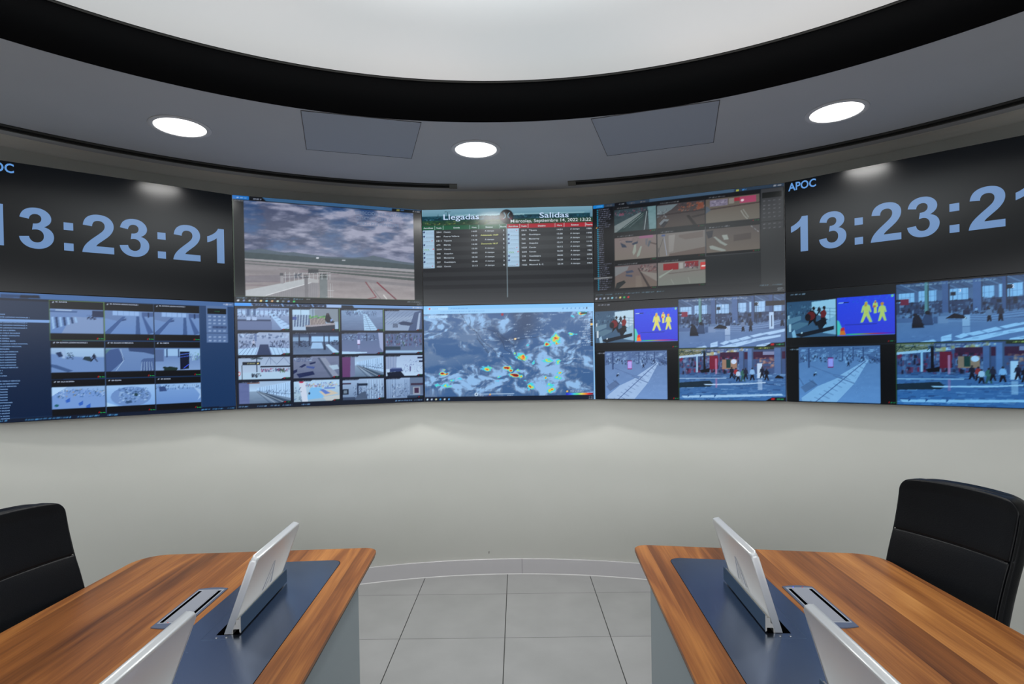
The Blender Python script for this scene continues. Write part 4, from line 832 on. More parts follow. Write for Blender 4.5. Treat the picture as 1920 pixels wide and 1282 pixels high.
    s = C[2, 1]; s.grad((74, 68, 66), (98, 92, 86)); s.poly((54, 48, 48), 52, 34, 84, 30, 84, 56, 52, 60, al=.5); s.poly((44, 44, 50), 0, 10, 14, 6, 12, 34, 4, 40); s.poly((132, 140, 136), 30, 30, 40, 30, 43, 50, 34, 50); s.poly((128, 136, 132), 14, 34, 18, 34, 30, 56, 41, 72, 36, 76, 26, 62); s.poly((130, 138, 134), 6, 72, 12, 70, 36, 92, 38, 98, 30, 98, 8, 84); s.line((150, 154, 160), 2, 84, 2, 98, 30); [s.line((60, 62, 68), 2, 86+k*3, 2, 92+k*3, 24) for k in range(5)]
    s = C[0, 2]; s.grad((104, 92, 94), (104, 94, 86)); s.poly((120, 134, 140), 0, 4, 34, 4, 30, 20, 0, 46, al=.6); s.clutter(60, 2, 98, 30, 40, [(90, 56, 60), (140, 130, 126), (60, 56, 60), (110, 70, 72)], (2, 7), (3, 9), 11); [s.poly((62, 70, 90), *a) for a in ((26, 26, 42, 22, 46, 32, 28, 36), (26, 40, 42, 44, 42, 54, 26, 48))]; s.poly((34, 38, 40), 4, 76, 22, 66, 26, 76, 10, 100, 0, 100); s.poly((56, 50, 50), 55, 16, 58, 16, 84, 100, 78, 100); s.poly((124, 120, 116), 60, 30, 100, 44, 100, 80); s.poly((126, 118, 108), 50, 50, 62, 50, 66, 100, 50, 100, al=.4)
    s = C[1, 2]; s.grad((118, 112, 110), (112, 118, 112)); s.rect((130, 34, 40), 12, 6, 44, 34); s.rect((120, 40, 46), 58, 2, 86, 26); s.rect((180, 60, 60), 90, 10, 100, 42); s.rect((210, 200, 200), 92, 24, 100, 30); s.clutter(56, 8, 86, 30, 22, [(60, 50, 60), (170, 160, 170), (96, 90, 100)], (2, 5), (4, 14), 9); s.rect((150, 150, 148), 46, 6, 54, 32); s.poly((84, 76, 74), 22, 48, 100, 40, 100, 44, 24, 52, al=.6); s.poly((136, 146, 138), 2, 60, 32, 30, 32, 34, 4, 68); s.line((138, 144, 136), 2, 34, 98, 28, 74); s.line((138, 144, 136), 2, 68, 98, 64, 70)
    q.rect((120, 124, 130), 61.4, 61.0, 88.4, 61.4, al=.6); q.rect((120, 124, 130), 61.3, 33, 61.6, 61.4, al=.5)
    k = q.sub(89, 3.4, 99.4, 41); k.grad((52, 54, 58), (46, 48, 51)); k.rect((16, 18, 18), 5, 9, 94, 23); k.rect((28, 30, 32), 0, 80, 100, 82)
    for r_, y in enumerate((30, 41, 50, 60, 70, 87, 97)):
        for c_ in range(4): k.bars((130, 132, 140), 10+c_*23, y, 19+c_*23, 3, r_*4+c_, .6)
    q.grad((44, 46, 48), (48, 51, 53), 88.6, 41, 100, 94)
    for k_, (x, w) in enumerate(((1, 4), (6.5, 4), (12, 4.6), (18, 8), (27, 7), (35.5, 4), (88, 4), (94, 4.6))): q.bars((96, 130, 150), x, 92.6, x+w, 1, k_)
    for k_, c in enumerate(((190, 190, 200), (110, 130, 170), (150, 160, 170), (140, 150, 160), (120, 190, 210), (100, 110, 120), (210, 190, 120), (50, 170, 90), (190, 40, 50))): q.ell(c, 1.2+k_*2.3, 96.5, .6, 1.0)
    q.bars((150, 165, 175), 96.4, 96.2, 99.4, .9, 8); q.bars((150, 165, 175), 96.4, 97.9, 99.4, .9, 9)
    return p

# ---- security hall pictures ---------------------------------------
def pic_hall():
    p = Pic([(66, 133), (1838, 34), (1837, 1041.7), (63.5, 1024)], (11, 13, 18))
    q = p.sub(0, 0, 1, 1); q.f = (0, 0, CWI, CHI); q.clip = (0, 0, CWI, CHI)
    q.grad((20, 22, 25), (8, 10, 14), 0, 0, 46.5, 100); q.bars((170, 180, 200), 2, 2.6, 9, 1.3, 2)
    # porters
    s = q.sub(.2, 9.0, 22.4, 41.5); s.grad((52, 82, 112), (64, 94, 124)); s.poly((176, 206, 228), 52, 4, 100, 0, 100, 62, 78, 50, 52, 30); s.poly((140, 178, 206), 76, 60, 100, 44, 100, 96, 74, 90); [s.line((96, 130, 156), 2, 56, 20+k*7, 100, 26+k*9) for k in range(3)]; s.line((110, 140, 166), 2, 88, 24, 88, 60)
    s.clutter(0, 8, 50, 42, 44, [(30, 52, 76), (100, 134, 160), (60, 92, 120)], (2, 7), (3, 10), 6); s.poly((96, 128, 152), 0, 48, 30, 40, 30, 52, 0, 66); s.poly((84, 116, 140), 0, 70, 26, 58, 50, 62, 20, 80); s.poly((18, 28, 40), 14, 92, 96, 72, 96, 82, 30, 100); s.poly((16, 24, 34), 60, 60, 76, 50, 80, 66, 68, 84); s.rect((170, 190, 206), 2, 38, 6, 48); s.rect((190, 206, 220), 4, 62, 9, 84); s.poly((150, 186, 214), 10, 86, 16, 78, 20, 100, 12, 100)
    s.poly((16, 18, 26), 48, 26, 56, 28, 62, 40, 60, 56, 66, 68, 60, 70, 54, 56, 46, 66, 44, 70, 46, 56); s.ell((110, 28, 34), 50, 42, 9, 12); s.ell((24, 20, 28), 44, 46, 6, 10); s.ell((20, 20, 28), 56, 22, 3, 5); s.person(67, 42, 24, (24, 30, 44), (24, 26, 36)); s.poly((120, 32, 38), 70, 32, 78, 26, 82, 36, 78, 50, 70, 48); s.ell((22, 22, 30), 77, 22, 3, 5); s.poly((18, 20, 28), 70, 48, 80, 48, 82, 68, 76, 62, 70, 66); s.ell((200, 214, 226), 31, 88, 2, 2.5)
    # thermal
    s = q.sub(22.8, 8.4, 46.4, 41.5); s.grad((40, 70, 228), (60, 66, 214)); s.clutter(0, 0, 98, 20, 40, [(26, 60, 210), (30, 110, 220), (50, 80, 236)], (2, 8), (1, 4), 5); s.clutter(0, 20, 98, 90, 16, [(70, 84, 232), (50, 60, 210)], (3, 10), (.6, 1.4), 6); s.poly((80, 200, 190), 0, 58, 4, 62, 10, 84, 8, 98, 0, 98); s.poly((250, 120, 40), 6, 84, 12, 80, 16, 98, 5, 98); s.poly((220, 40, 60), 7, 80, 13, 78, 14, 86, 7, 88)
    s.line((30, 40, 120), 1.5, 14, 72, 70, 72); s.rect((200, 220, 240), 3, 13, 12, 15); s.rect((20, 30, 60), 12, 12.6, 22, 15)
    YL, CY = (214, 214, 110), (120, 224, 190)
    for x, y, h, st in ((52, 68, 52, .17), (67.5, 46, 32, .02), (79, 66, 44, .12)):
        s.person(x, y, h*1.05, CY, CY, CY, stride=st, al=.7); s.person(x, y-.6, h, YL, YL, (230, 170, 60), stride=st*.9)
    s.ell((226, 90, 90), 67.5, 18, 1.6, 2.6); s.ell((226, 110, 60), 66, 28, 2.6, 3); s.ell((230, 140, 50), 79, 22, 3, 3.4); s.ell((220, 150, 60), 51, 24, 2.4, 3)
    s.clutter(50, 24, 54, 44, 6, [(230, 190, 80)], (1, 2), (2, 5), 3); s.ell((120, 200, 170), 96, 4, 2.4, 3.4)
    for k in range(40): s.rect(np.clip((np.array([math.sin(k/8-1.2), math.sin(k/8+.8), math.sin(k/8+2.6)])*.5+.5)*220, 0, 255), 16+k*2.1, 96, 18.2+k*2.1, 98.5)
    q.rect((90, 120, 220), 22.8, 41.2, 46.4, 41.8); q.rect(RED, 43.6, 46.7, 44.1, 47.8); q.bars(GREEN, 44.4, 47.3, 46.2, 1.1, 2); q.rect((60, 70, 90), 0, 49.3, 46.5, 49.6, al=.7)
    # wide hall from above
    q.rect((8, 10, 14), 0, 50, 46.6, 100); q.bars((170, 180, 200), 1.5, 52.4, 8, 1.2, 4)
    s = q.sub(5.6, 50.6, 40.4, 99.4); s.grad((98, 126, 172), (112, 148, 202)); s.poly((84, 110, 156), 0, 0, 100, 0, 100, 20, 60, 14, 30, 16, 0, 30)
    s.clutter(0, 2, 98, 14, 60, [(130, 160, 206), (62, 86, 128), (150, 184, 226)], (3, 10), (1, 3), 4); s.clutter(2, 14, 96, 26, 80, [DK, (40, 60, 96), (150, 184, 226), MD], (1, 4), (2, 6), 8); [s.rect((56, 78, 122), x, 2, x+1.6, 26) for x in (12, 55, 68, 80)]; s.rect((58, 80, 124), 12, 2, 14.5, 38)
    s.rect((82, 108, 156), 39, 0, 43, 22); s.rect((128, 20, 84), 37.6, 20, 44.6, 38); s.rect((176, 160, 238), 37.8, 21.4, 44.4, 36.2)
    s.poly((156, 186, 226), 84, 24, 87, 25, 70, 66, 48, 100, 18, 100, 40, 74); s.poly((156, 186, 226), 66, 62, 30, 100, 4, 100, 3, 94, 24, 72, 44, 60, 50, 56)
    s.poly((156, 186, 226), 78, 30, 84, 24, 62, 56, 52, 52)
    for k in range(14): s.line((96, 122, 168), 2, 80-k*6, 28+k*6.4, 86-k*5.2, 33+k*6.8)
    s.line((88, 114, 160), 4, 84, 26, 54, 62, 22, 100); s.line((88, 114, 160), 4, 44, 52, 70, 66); s.line((80, 104, 150), 2, 14, 34, 44, 50, 60, 54); s.poly((86, 110, 152), 2, 74, 18, 60, 24, 70, 8, 84, al=.8); s.line((60, 80, 120), 2, 0, 56, 6, 70); s.line((44, 62, 100), 1.6, 13, 60, 24, 70)
    s.person(22, 52, 8, (150, 180, 220), (20, 26, 44)); s.person(20, 54, 6, (20, 26, 44), (20, 26, 44)); s.person(63, 36, 9, (30, 42, 70), (24, 32, 56)); s.clutter(70, 46, 88, 92, 26, [(130, 164, 214), (98, 130, 180)], (1, 2), (1, 3), 7, .5); s.poly((70, 94, 140), 86, 16, 100, 22, 100, 30, 90, 24); s.clutter(88, 20, 98, 30, 14, [DK, MD], (1, 3), (1, 3), 5); s.grain(6, 10, 14, 5)
    q.rect(RED, 43.6, 97.6, 44.1, 98.7); q.bars(GREEN, 44.4, 98.3, 46.2, 1.1, 3)
    # check-in hall
    s = q.sub(46.9, 1.2, 99.7, 48.8); s.grad((70, 96, 138), (98, 128, 172)); s.poly((60, 84, 122), 0, 0, 100, 0, 100, 12, 0, 16)
    for k in range(16): s.line((116, 146, 190) if k % 2 else (36, 54, 86), 2, k*7-4, 0, k*7+8, 15)
    for x0, x1, y0 in ((2, 13, 16), (16, 28, 14), (34, 49, 14), (57, 65, 13), (68, 82, 12), (86, 97, 12)):
        s.rect((150, 192, 236), x0, y0, x1, 34); [s.line((96, 132, 180), 1.4, x, y0, x, 34) for x in np.arange(x0+2, x1, 3)]; s.line((110, 146, 192), 1.6, x0, 24, x1, 23)
    s.rect((36, 52, 86), 0, 32, 100, 52, al=.85); s.clutter(0, 30, 98, 56, 150, [DK, (30, 46, 78), (60, 84, 124), (120, 150, 192), (16, 24, 44), (90, 118, 160)], (1, 5), (2, 9), 21)
    for x0, x1, c in ((20, 23, (90, 140, 150)), (32, 37, (66, 92, 140)), (52, 58, (72, 100, 150)), (70, 73, (60, 84, 130)), (86, 90, (60, 84, 130))): s.rect(c, x0, 0, x1, 52); s.rect(tuple(int(v*.6) for v in c), x1-.9, 0, x1, 52)
    s.rect((120, 30, 60), 3, 26, 9, 36); s.rect((34, 32, 40), 83, 12, 100, 21); s.rect((20, 28, 46), 72.6, 13, 76.4, 20); s.rect((20, 28, 46), 74, 20, 74.6, 56); s.rect((20, 28, 46), 37.5, 19, 41, 25); s.rect((20, 28, 46), 0, 26, 3, 30); s.line((30, 44, 74), 2, 39, 25, 39, 56)
    s.poly((74, 100, 146), 0, 58, 30, 60, 60, 62, 100, 52, 100, 100, 0, 100); s.grad((92, 122, 168), (86, 118, 170), 0, 66, 100, 100); s.poly((106, 136, 182), 36, 54, 60, 58, 84, 54, 100, 46, 100, 56, 84, 64, 62, 70, 36, 68); [s.line((60, 84, 128), 2, 36, 56+k*4, 60, 60+k*4, 84, 56+k*4, 100, 47+k*4) for k in range(3)]
    s.rect((110, 136, 178), 26, 58, 36, 70); s.rect((60, 86, 130), 26, 58, 29, 70); s.rect((150, 176, 214), 45, 58, 50, 76); s.rect((30, 44, 74), 45.4, 50, 50, 57); s.rect((160, 186, 224), 45, 77, 50, 87, al=.5); s.rect((170, 200, 236), 86, 34, 90, 66); s.rect((40, 56, 90), 87.6, 40, 88.6, 62)
    s.person(62, 70, 22, (100, 122, 160), (16, 22, 40), stride=.05); s.person(69, 70, 24, (34, 40, 60), (16, 20, 36), stride=.05); s.person(54, 56, 10, (140, 170, 214), DK); s.person(97.5, 62, 26, (40, 60, 96), (20, 28, 50), stride=.05)
    s.poly((16, 22, 40), 11, 72, 12, 58, 16, 54, 19, 66, 24, 72); s.ell((16, 22, 40), 13.5, 54, 1.6, 3); s.poly((44, 66, 104), 18, 66, 20, 54, 25, 56, 26, 72, 20, 72); s.ell((14, 20, 36), 22, 51, 1.8, 3.4); s.poly((16, 20, 34), 11, 70, 18, 68, 20, 76, 11, 76); s.poly((12, 18, 34), 34, 62, 40, 54, 46, 58, 48, 64)
    BB = (164, 200, 240)
    for pts in ((31, 100, 31, 92, 38, 88, 38, 98), (40, 92, 46, 87, 50, 90, 44, 96), (47, 88, 56, 84, 60, 88, 52, 92), (57, 84, 66, 79, 70, 83, 61, 88), (68, 79, 78, 74, 84, 76, 72, 82), (38, 100, 60, 90, 80, 82, 96, 78, 96, 82, 74, 90, 56, 100), (80, 74, 100, 67, 100, 72, 86, 78), (16, 100, 26, 96, 28, 100), (74, 98, 86, 93, 88, 100, 74, 100)): s.poly(BB, *pts)
    s.clutter(0, 84, 96, 98, 20, [(110, 142, 190), (70, 100, 150)], (2, 8), (1, 2.4), 12, .5); s.poly((10, 16, 34), 84, 100, 100, 92, 100, 95, 90, 100); s.rect((230, 236, 244), 46.6, 62, 47.2, 64); s.grain(6, 14, 10, 9)
    cam_tag(s, 4)
    # shops
    s = q.sub(46.9, 49.8, 99.7, 99.6); s.grad((56, 74, 116), (60, 96, 150)); s.rect((130, 130, 90), 0, 0, 26, 14, al=.8); s.poly((170, 200, 232), 0, 14, 60, 3, 70, 2, 70, 6, 0, 18); s.clutter(20, 0, 66, 8, 20, [(70, 110, 170), (160, 150, 100), (60, 80, 130)], (3, 6), (8, 10), 3)
    s.rect((54, 24, 56), 40, 8, 100, 22); s.rect((150, 180, 226), 80, 8, 92, 14, al=.7); s.clutter(0, 16, 60, 44, 120, [(14, 22, 44), (40, 58, 96), (110, 140, 184), (120, 30, 60), (60, 96, 150), (90, 60, 90)], (1, 5), (3, 12), 31); s.rect((110, 24, 50), 30, 14, 38, 40); s.rect((150, 120, 104), 42, 22, 56, 40); s.rect((16, 60, 60), 46, 22, 50, 38); s.ell((190, 210, 240), 53, 26, 2.6, 4.6); s.clutter(72, 18, 90, 38, 30, [(170, 140, 130), (120, 80, 84), (70, 60, 90)], (2, 6), (2, 6), 14)
    for x, w, c in ((58, 5, (72, 100, 150)), (66, 5, (84, 118, 172)), (90, 7, (74, 106, 158))): s.rect(c, x, 2 if x != 58 else 6, x+w, 54); s.rect(tuple(int(v*.7) for v in c), x+w-1.2, 2 if x != 58 else 6, x+w, 54)
    s.rect((8, 14, 28), 24, 2, 26, 40); s.rect((150, 190, 226), 17, 12, 18.6, 46); s.rect((190, 130, 170), 35.4, 20, 37, 70, al=.8); s.rect((22, 40, 30), 72, 0, 90, 4); s.bars((190, 200, 100), 76, 1.5, 86, 2, 4)
    for cx_ in (3, 12, 24.5): [s.line((16, 44, 50), 2.4, cx_, 5, cx_+dx, 5+dy) for dx, dy in ((-6, 4), (-4, -2), (0, -4), (4, -2), (6, 4), (-3, 7), (3, 7))]
    s.grad((66, 104, 156), (52, 104, 166), 0, 50, 100, 100); s.clutter(0, 46, 98, 98, 150, [(40, 66, 112), (100, 146, 200), (30, 80, 140), (26, 50, 94), (130, 176, 224)], (2, 12), (.6, 3), 17, .6)
    s.poly((20, 40, 56), 0, 66, 30, 62, 34, 70, 30, 74, 0, 76); s.rect((160, 194, 230), 0, 57, 46, 58.4); s.poly((170, 204, 238), 24, 69, 68, 67, 82, 65, 82, 67, 60, 70, 26, 71); s.poly((150, 194, 234), 2, 92, 40, 90, 96, 87, 98, 90, 50, 94, 4, 96); [s.poly((40, 84, 140), x, 95, x+2, 91, x, 88) for x in (8, 20, 34)]
    s.poly((10, 14, 26), 20, 42, 30, 38, 30, 46, 22, 47); s.rect((180, 206, 236), 74.5, 30, 79, 58); s.rect((180, 206, 236), 75, 60, 79, 80, al=.5); s.rect((190, 120, 170), 35.4, 58, 37, 76, al=.5)
    for x, y, h, a, b_ in ((51, 58, 22, (20, 26, 46), (14, 18, 34)), (55, 60, 22, (150, 50, 56), (20, 26, 44)), (57, 64, 22, (170, 196, 226), (16, 22, 40)), (61.5, 64, 24, (50, 100, 96), (40, 80, 84)), (64, 60, 22, (30, 36, 60), (14, 18, 34)), (70, 62, 24, (130, 176, 226), (10, 14, 30)), (79, 58, 22, (24, 30, 52), (14, 18, 34)), (83, 62, 22, (16, 20, 38), (12, 16, 30))): s.person(x, y, h, a, b_, stride=.1)
    s.poly((10, 14, 24), 90, 58, 93, 52, 98, 56, 98, 59); s.grain(6, 14, 12, 4); cam_tag(s, 6)
    q.rect((60, 110, 60), 46.7, 49.4, 99.8, 49.8, al=.7); q.rect((60, 110, 60), 46.6, 49.4, 46.8, 99.8, al=.7); q.rect((40, 66, 110), 99.75, 0, 100, 100)
    return p

# ---- flight board --------------------------------------------------
BOARD = [(72, 128), (1832, 89), (1829, 1081), (74, 1115)]
def pic_board():
    p = Pic(BOARD, (40, 43, 46)); q = p.sub(0, 0, 1, 1); q.f = (0, 0, CWI, CHI); q.clip = (0, 0, CWI, CHI)
    q.grad((116, 156, 176), (96, 140, 158), 0, 0, 100, 7); q.rect((14, 56, 70), 0, 7, 100, 11.4); q.grad((26, 64, 50), (40, 60, 44), 0, 11.4, 100, 17); q.poly((96, 136, 156), 97, 5, 100, 5, 100, 11, 98.5, 11, 98.5, 6.5)
    r = random.Random(3)
    for k in range(34): q.ell((150, 190, 200), 20+k*1.2, 6.6+r.uniform(-.4, .4), .7, .8, al=.7); q.ell((150, 190, 200), 55+k*1.2, 6.4, .8, .7, al=.5)
    q.clutter(0, 7.5, 98, 10.6, 80, [(8, 34, 46), (30, 84, 100), (60, 110, 130)], (.5, 3), (.6, 2.2), 7); q.clutter(0, 11.6, 98, 15.6, 90, [(40, 90, 60), (24, 50, 36), (70, 90, 50), (120, 130, 90)], (.5, 3), (.5, 1.6), 9)
    for x, h in ((15.2, 3), (9.6, 5)): q.line((20, 40, 50), 2, x, h, x, 8)
    q.line((20, 40, 50), 1.5, 13.4, 2.4, 17, 2.6); q.poly((96, 112, 106), 40, 14, 48, 14, 50, 17, 36, 17, al=.7); q.clutter(0, 13.4, 20, 15, 8, [(180, 180, 60)], (.3, .8), (.5, 1), 2)
    H0, H1 = 16.8, 21.2
    q.rect((20, 84, 58), 0, H0, 49.6, H1); q.rect((158, 22, 40), 50.0, H0, 100, H1)
    for x in (7.3, 12.3, 27.9, 33.2, 45.4): q.rect((140, 170, 165), x, H0, x+.28, H1)
    for x in (57.3, 62.2, 77.9, 83.2, 95.6): q.rect((200, 170, 176), x, H0, x+.28, H1)
    y = H1; k = 0
    while y < 88:
        q.rect((24, 26, 31) if k % 2 else (38, 41, 45), 0, y, 49.4, y+4.43); q.rect((24, 26, 31) if k % 2 else (38, 41, 45), 49.9, y, 100, y+4.43); y += 4.43; k += 1
    q.rect((38, 41, 45), 0, 88, 100, 96)
    q.grad((32, 34, 37), (42, 45, 49), 0, 96, 100, 100)
    for x0 in (.3, 50.1):
        q.rect((158, 190, 216), x0, H1+.2, x0+6.8, H1+9*4.43); [q.rect((120, 150, 176), x0, H1+j*4.43, x0+6.8, H1+j*4.43+.25) for j in range(1, 9)]
    logos = ('aavavaaav'.replace('v', 'v'), 'vaaavgaav')
    for x0, ks in ((.3, 'aavagaaav'), (50.1, 'vaaavgaav')):
        for j, ch in enumerate(ks):
            yc = H1+(j+.5)*4.43
            if ch == 'a': q.ell((24, 40, 90), x0+.8, yc, .55, 1.0)
            if ch == 'v': q.rect((170, 70, 90), x0+5.2, yc-.4, x0+5.7, yc+.5)
            if ch == 'g': q.ell((210, 40, 50), x0+6.1, yc, .35, .7)
    q.rect((120, 140, 150), 49.45, 17, 49.85, 93)
    q.ell((26, 27, 33), 49.8, 8.7, 4.1, 7.3, n=40)
    q.line((120, 160, 180), 4, 48.2, 4.5, 49.2, 7.5, 49.0, 9.8, 47.6, 11.3); q.line((120, 160, 180), 4, 51.6, 4.5, 50.5, 7.5, 50.8, 9.8, 52.2, 11.3); q.line((130, 30, 70), 3, 46.8, 11.0, 48.6, 11.6); q.line((130, 30, 70), 3, 51.2, 11.2, 53, 10.6); q.bars((130, 140, 150), 47.4, 13.6, 52, .5, 2, .6)
    return p

# ---- satellite weather map -----------------------------------------
def pic_weather():
    p = Pic([(74, 73), (1829, 38.4), (1826, 1031), (76, 1060)], (10, 20, 40))
    q = p.sub(0, 0, 1, 1); q.f = (0, 0, CWI, CHI); q.clip = (0, 0, CWI, CHI)
    x1, y0, y1 = int(CWI*.992), int(CHI*.085), int(CHI*.955); W_, H_ = x1, y1-y0
    Y = np.linspace(0, 1, H_)[:, None]; X = np.linspace(0, 1, W_)[None, :]
    # warped noise
    n1 = fbm(H_, W_, 7, 5, 6, 21); wx = fbm(H_, W_, 5, 5, 3, 5)-.5; wy = fbm(H_, W_, 5, 5, 3, 6)-.5
    xi = np.clip((np.arange(W_)[None, :]+wx*130).astype(int), 0, W_-1); yi = np.clip((np.arange(H_)[:, None]+wy*90).astype(int), 0, H_-1); n1 = n1[yi, xi]
    fine = fbm(H_, W_, 26, 18, 5, 33); fine = fine[yi, xi]; sm = fbm(H_, W_, 3, 3, 4, 9)
    def G(x, y, rx, ry, a=0):
        dx, dy = X-x, Y-y; c, s = math.cos(a), math.sin(a); u = dx*c+dy*s; v = -dx*s+dy*c; return np.exp(-(u*u/rx/rx+v*v/ry/ry))
    den = 0
    for g in ((.42, .70, .26, .17, -.12), (.12, .80, .20, .12, 0), (.62, .55, .12, .18, .3), (.80, .78, .14, .16, 0), (.76, .45, .12, .16, 0), (.82, .18, .05, .30, .55), (.95, .06, .10, .08, 0), (.36, .05, .12, .12, 0), (.49, .14, .05, .13, 0), (.08, .12, .10, .14, 0), (.50, .90, .3, .08, 0), (.44, .47, .03, .06, 0), (.97, .58, .03, .06, 0), (.70, .35, .12, .10, -.4)):
        den = den+G(*g)
    den = np.clip(den, 0, 1.15)
    # streaks drawn out along the flow
    st = fbm(H_, W_, 60, 14, 4, 41); yy2 = (np.arange(H_)[:, None]+(X*W_*.55).astype(int)+wy*160).astype(int) % H_; st = np.take_along_axis(st, yy2, 0)
    v = n1*.6+fine*1.15+st*.3-1.17+den*.29+(sm-.5)*.2
    base = np.array([58, 96, 146]); gr = np.array([98, 124, 162]); wh = np.array([142, 186, 232])
    t1 = np.clip((v+.10)/.20, 0, 1)[..., None]; t2 = np.clip((v-.08)/.17, 0, 1)[..., None]
    im = base*(1-t1)+gr*t1; im = im*(1-t2)+wh*t2
    hz = np.clip((fbm(H_, W_, 6, 6, 6, 14)-.46)*7, 0, 1)*np.clip(1-den*1.5, 0, 1)*np.clip((.5-X)*6, 0, 1); im = im*(1-.62*hz[..., None])+np.array([116, 138, 170])*.62*hz[..., None]
    land = np.clip((X-.30-.30*Y)*14, 0, 1)*np.clip((.42-Y+.1*X)*8, 0, 1)*np.clip((.72-X)*10, 0, 1)*(1-np.clip(den*1.1, 0, 1)); im = im*(1-.66*land[..., None])+np.array([38, 56, 88])*.66*land[..., None]
    heat = 0
    for x, y, rx, ry, w in ((.37, .675, .035, .05, 1.1), (.395, .665, .012, .02, .9), (.11, .72, .02, .02, 1.2), (.135, .725, .014, .012, 1), (.115, .675, .010, .008, .9), (.10, .86, .05, .025, .9), (.155, .80, .02, .03, .5), (.215, .79, .02, .02, .4), (.45, .80, .03, .035, .55), (.49, .66, .03, .02, 1.1), (.515, .70, .016, .02, 1.3), (.535, .755, .035, .022, 1.35), (.575, .76, .02, .03, 1.1), (.55, .68, .02, .03, .7), (.57, .53, .035, .045, .8), (.54, .49, .008, .02, 1.1), (.63, .88, .03, .05, .95), (.64, .86, .01, .02, .8), (.60, .82, .02, .015, .9), (.72, .79, .010, .03, 1.3), (.74, .87, .03, .03, 1.1), (.77, .93, .04, .05, .6), (.79, .79, .03, .05, .7), (.735, .58, .03, .04, .7), (.79, .60, .02, .03, .6), (.78, .31, .03, .06, 1.0), (.77, .33, .012, .03, .8), (.73, .39, .018, .03, 1.1), (.72, .31, .02, .04, .5), (.815, .28, .008, .02, 1), (.94, .02, .03, .03, 1.3), (.90, .06, .04, .03, .6), (.88, .26, .03, .03, .5), (.81, .74, .02, .02, .6), (.65, .6, .01, .03, .7), (.62, .41, .02, .03, .6), (.83, .72, .015, .05, .4)):
        heat = np.maximum(heat, G(x, y, rx, ry)*w)
    fw = fbm(H_, W_, 30, 20, 4, 52)
    h = heat*1.5+(fine-.5)*2.6+(fw-.5)*2.2-.70
    cm = np.array([[120, 205, 250], [60, 196, 245], [70, 224, 205], [150, 222, 120], [236, 206, 84], [240, 130, 50], [206, 44, 40], [120, 20, 30]])
    tt = np.clip(h/1.15, 0, .999)*7; i0 = tt.astype(int); ff = (tt-i0)[..., None]; hc = cm[i0]*(1-ff)+cm[np.minimum(i0+1, 7)]*ff
    m = (np.clip(h*7+.3, 0, 1)*np.clip(heat*9-.8, 0, 1))[..., None]; im = im*(1-m)+hc*m
    p.a[y0:y1, :W_] = im
    s = q.sub(0, 8.5, 99.2, 95.5)
    D = (30, 44, 70)
    def L(*pts): s.line(D, 1.8, *pts, al=.85)
    L(22, 0, 24, 6, 26, 14, 28, 18, 31, 22, 32, 30, 33.5, 36, 36, 41, 38.5, 47, 38, 48, 36, 43); L(27, 4, 28, 10, 27.5, 15, 32, 24, 34, 31, 37, 37, 41, 43, 43, 49, 47, 53); L(31, 30, 34, 35, 35, 38); L(32, 20, 36, 18, 42, 22, 46, 28, 49, 32, 53, 38, 53.5, 43); L(44, 26, 47, 36, 48, 44, 52, 48); L(54, 33, 59, 31, 66, 30, 72, 27); L(53.5, 43, 55, 52, 60, 60, 66, 66)
    for k, (x, y, w) in enumerate(((55, 3, 3), (61, 4, 2.4), (67, 7, 3), (75, 3, 4), (53, 14, 2.4), (61, 14.5, 2.4), (72, 14, 2.6), (35, 20, 2), (35.6, 26, 4), (36, 31.5, 3), (41.4, 24, 2), (42, 33, 3), (48, 33, 4), (48, 40, 4), (35.4, 42, 2), (41, 43, 2.4), (53.6, 21.5, 1.8), (61, 22.6, 2.2), (65, 21, 2.4), (69, 21, 2), (60, 29, 4), (59.6, 26, 2), (27, 19, 3), (29.6, 25, 2.6), (24, 10, 2), (85, 56, 4), (89, 56, 3), (92, 57, 3), (95, 63, 2), (94, 73, 4), (47, 49, 4), (67, 18, 2))): s.bars((190, 210, 235), x, y, x+w, 1.0, k, .75)
    for k in range(12): s.bars((190, 210, 235), 92+(k*37 % 5), 10+k*2.75, 98, 1.1, k, .7); s.ell((20, 26, 40) if k != 2 else (240, 190, 90), 99.3, 10+k*2.75, .8, 1.3)
    s.ell((250, 200, 90), 54.2, 31.4, .7, 1.2); s.ell((236, 240, 250), 54.2, 31.4, .4, .7); s.ell((150, 30, 60), 46.8, 1.8, .8, 1.7); s.bars((220, 230, 245), 50.5, 32, 53, 1.3, 3); s.bars((220, 230, 245), 55, 30.5, 57, 1.3, 4)
    s.rect((120, 180, 226), .6, 2.2, 2.2, 5); s.rect((170, 210, 246), 3, 1.8, 14.2, 4.8); s.bars((110, 140, 180), 4, 3.4, 11, 1.2, 3)
    s.rect((20, 60, 60), 93.4, .8, 96.8, 3)
    s.ell((190, 215, 240), 30.6, 97.4, 1.1, 2.1); s.rect((90, 110, 140), 30.2, 96.4, 31, 98.4); s.rect((180, 212, 244), 32.4, 96.8, 53, 97.6); s.bars((200, 215, 235), 32.6, 99.2, 35, .9, 2); s.bars((130, 60, 90), 37, 99.2, 39.4, .9, 4); s.bars((200, 215, 235), 49, 99, 52.4, .9, 5); s.poly((230, 170, 70), 38.8, 96, 39.4, 98.6, 38.2, 98.6)
    s.rect((40, 70, 120), 83.5, 93.4, 99.6, 96.4, al=.5); s.bars((220, 225, 240), 86, 95, 94, 1.3, 6); s.ell((250, 200, 90), 84.4, 95.2, .6, 1)
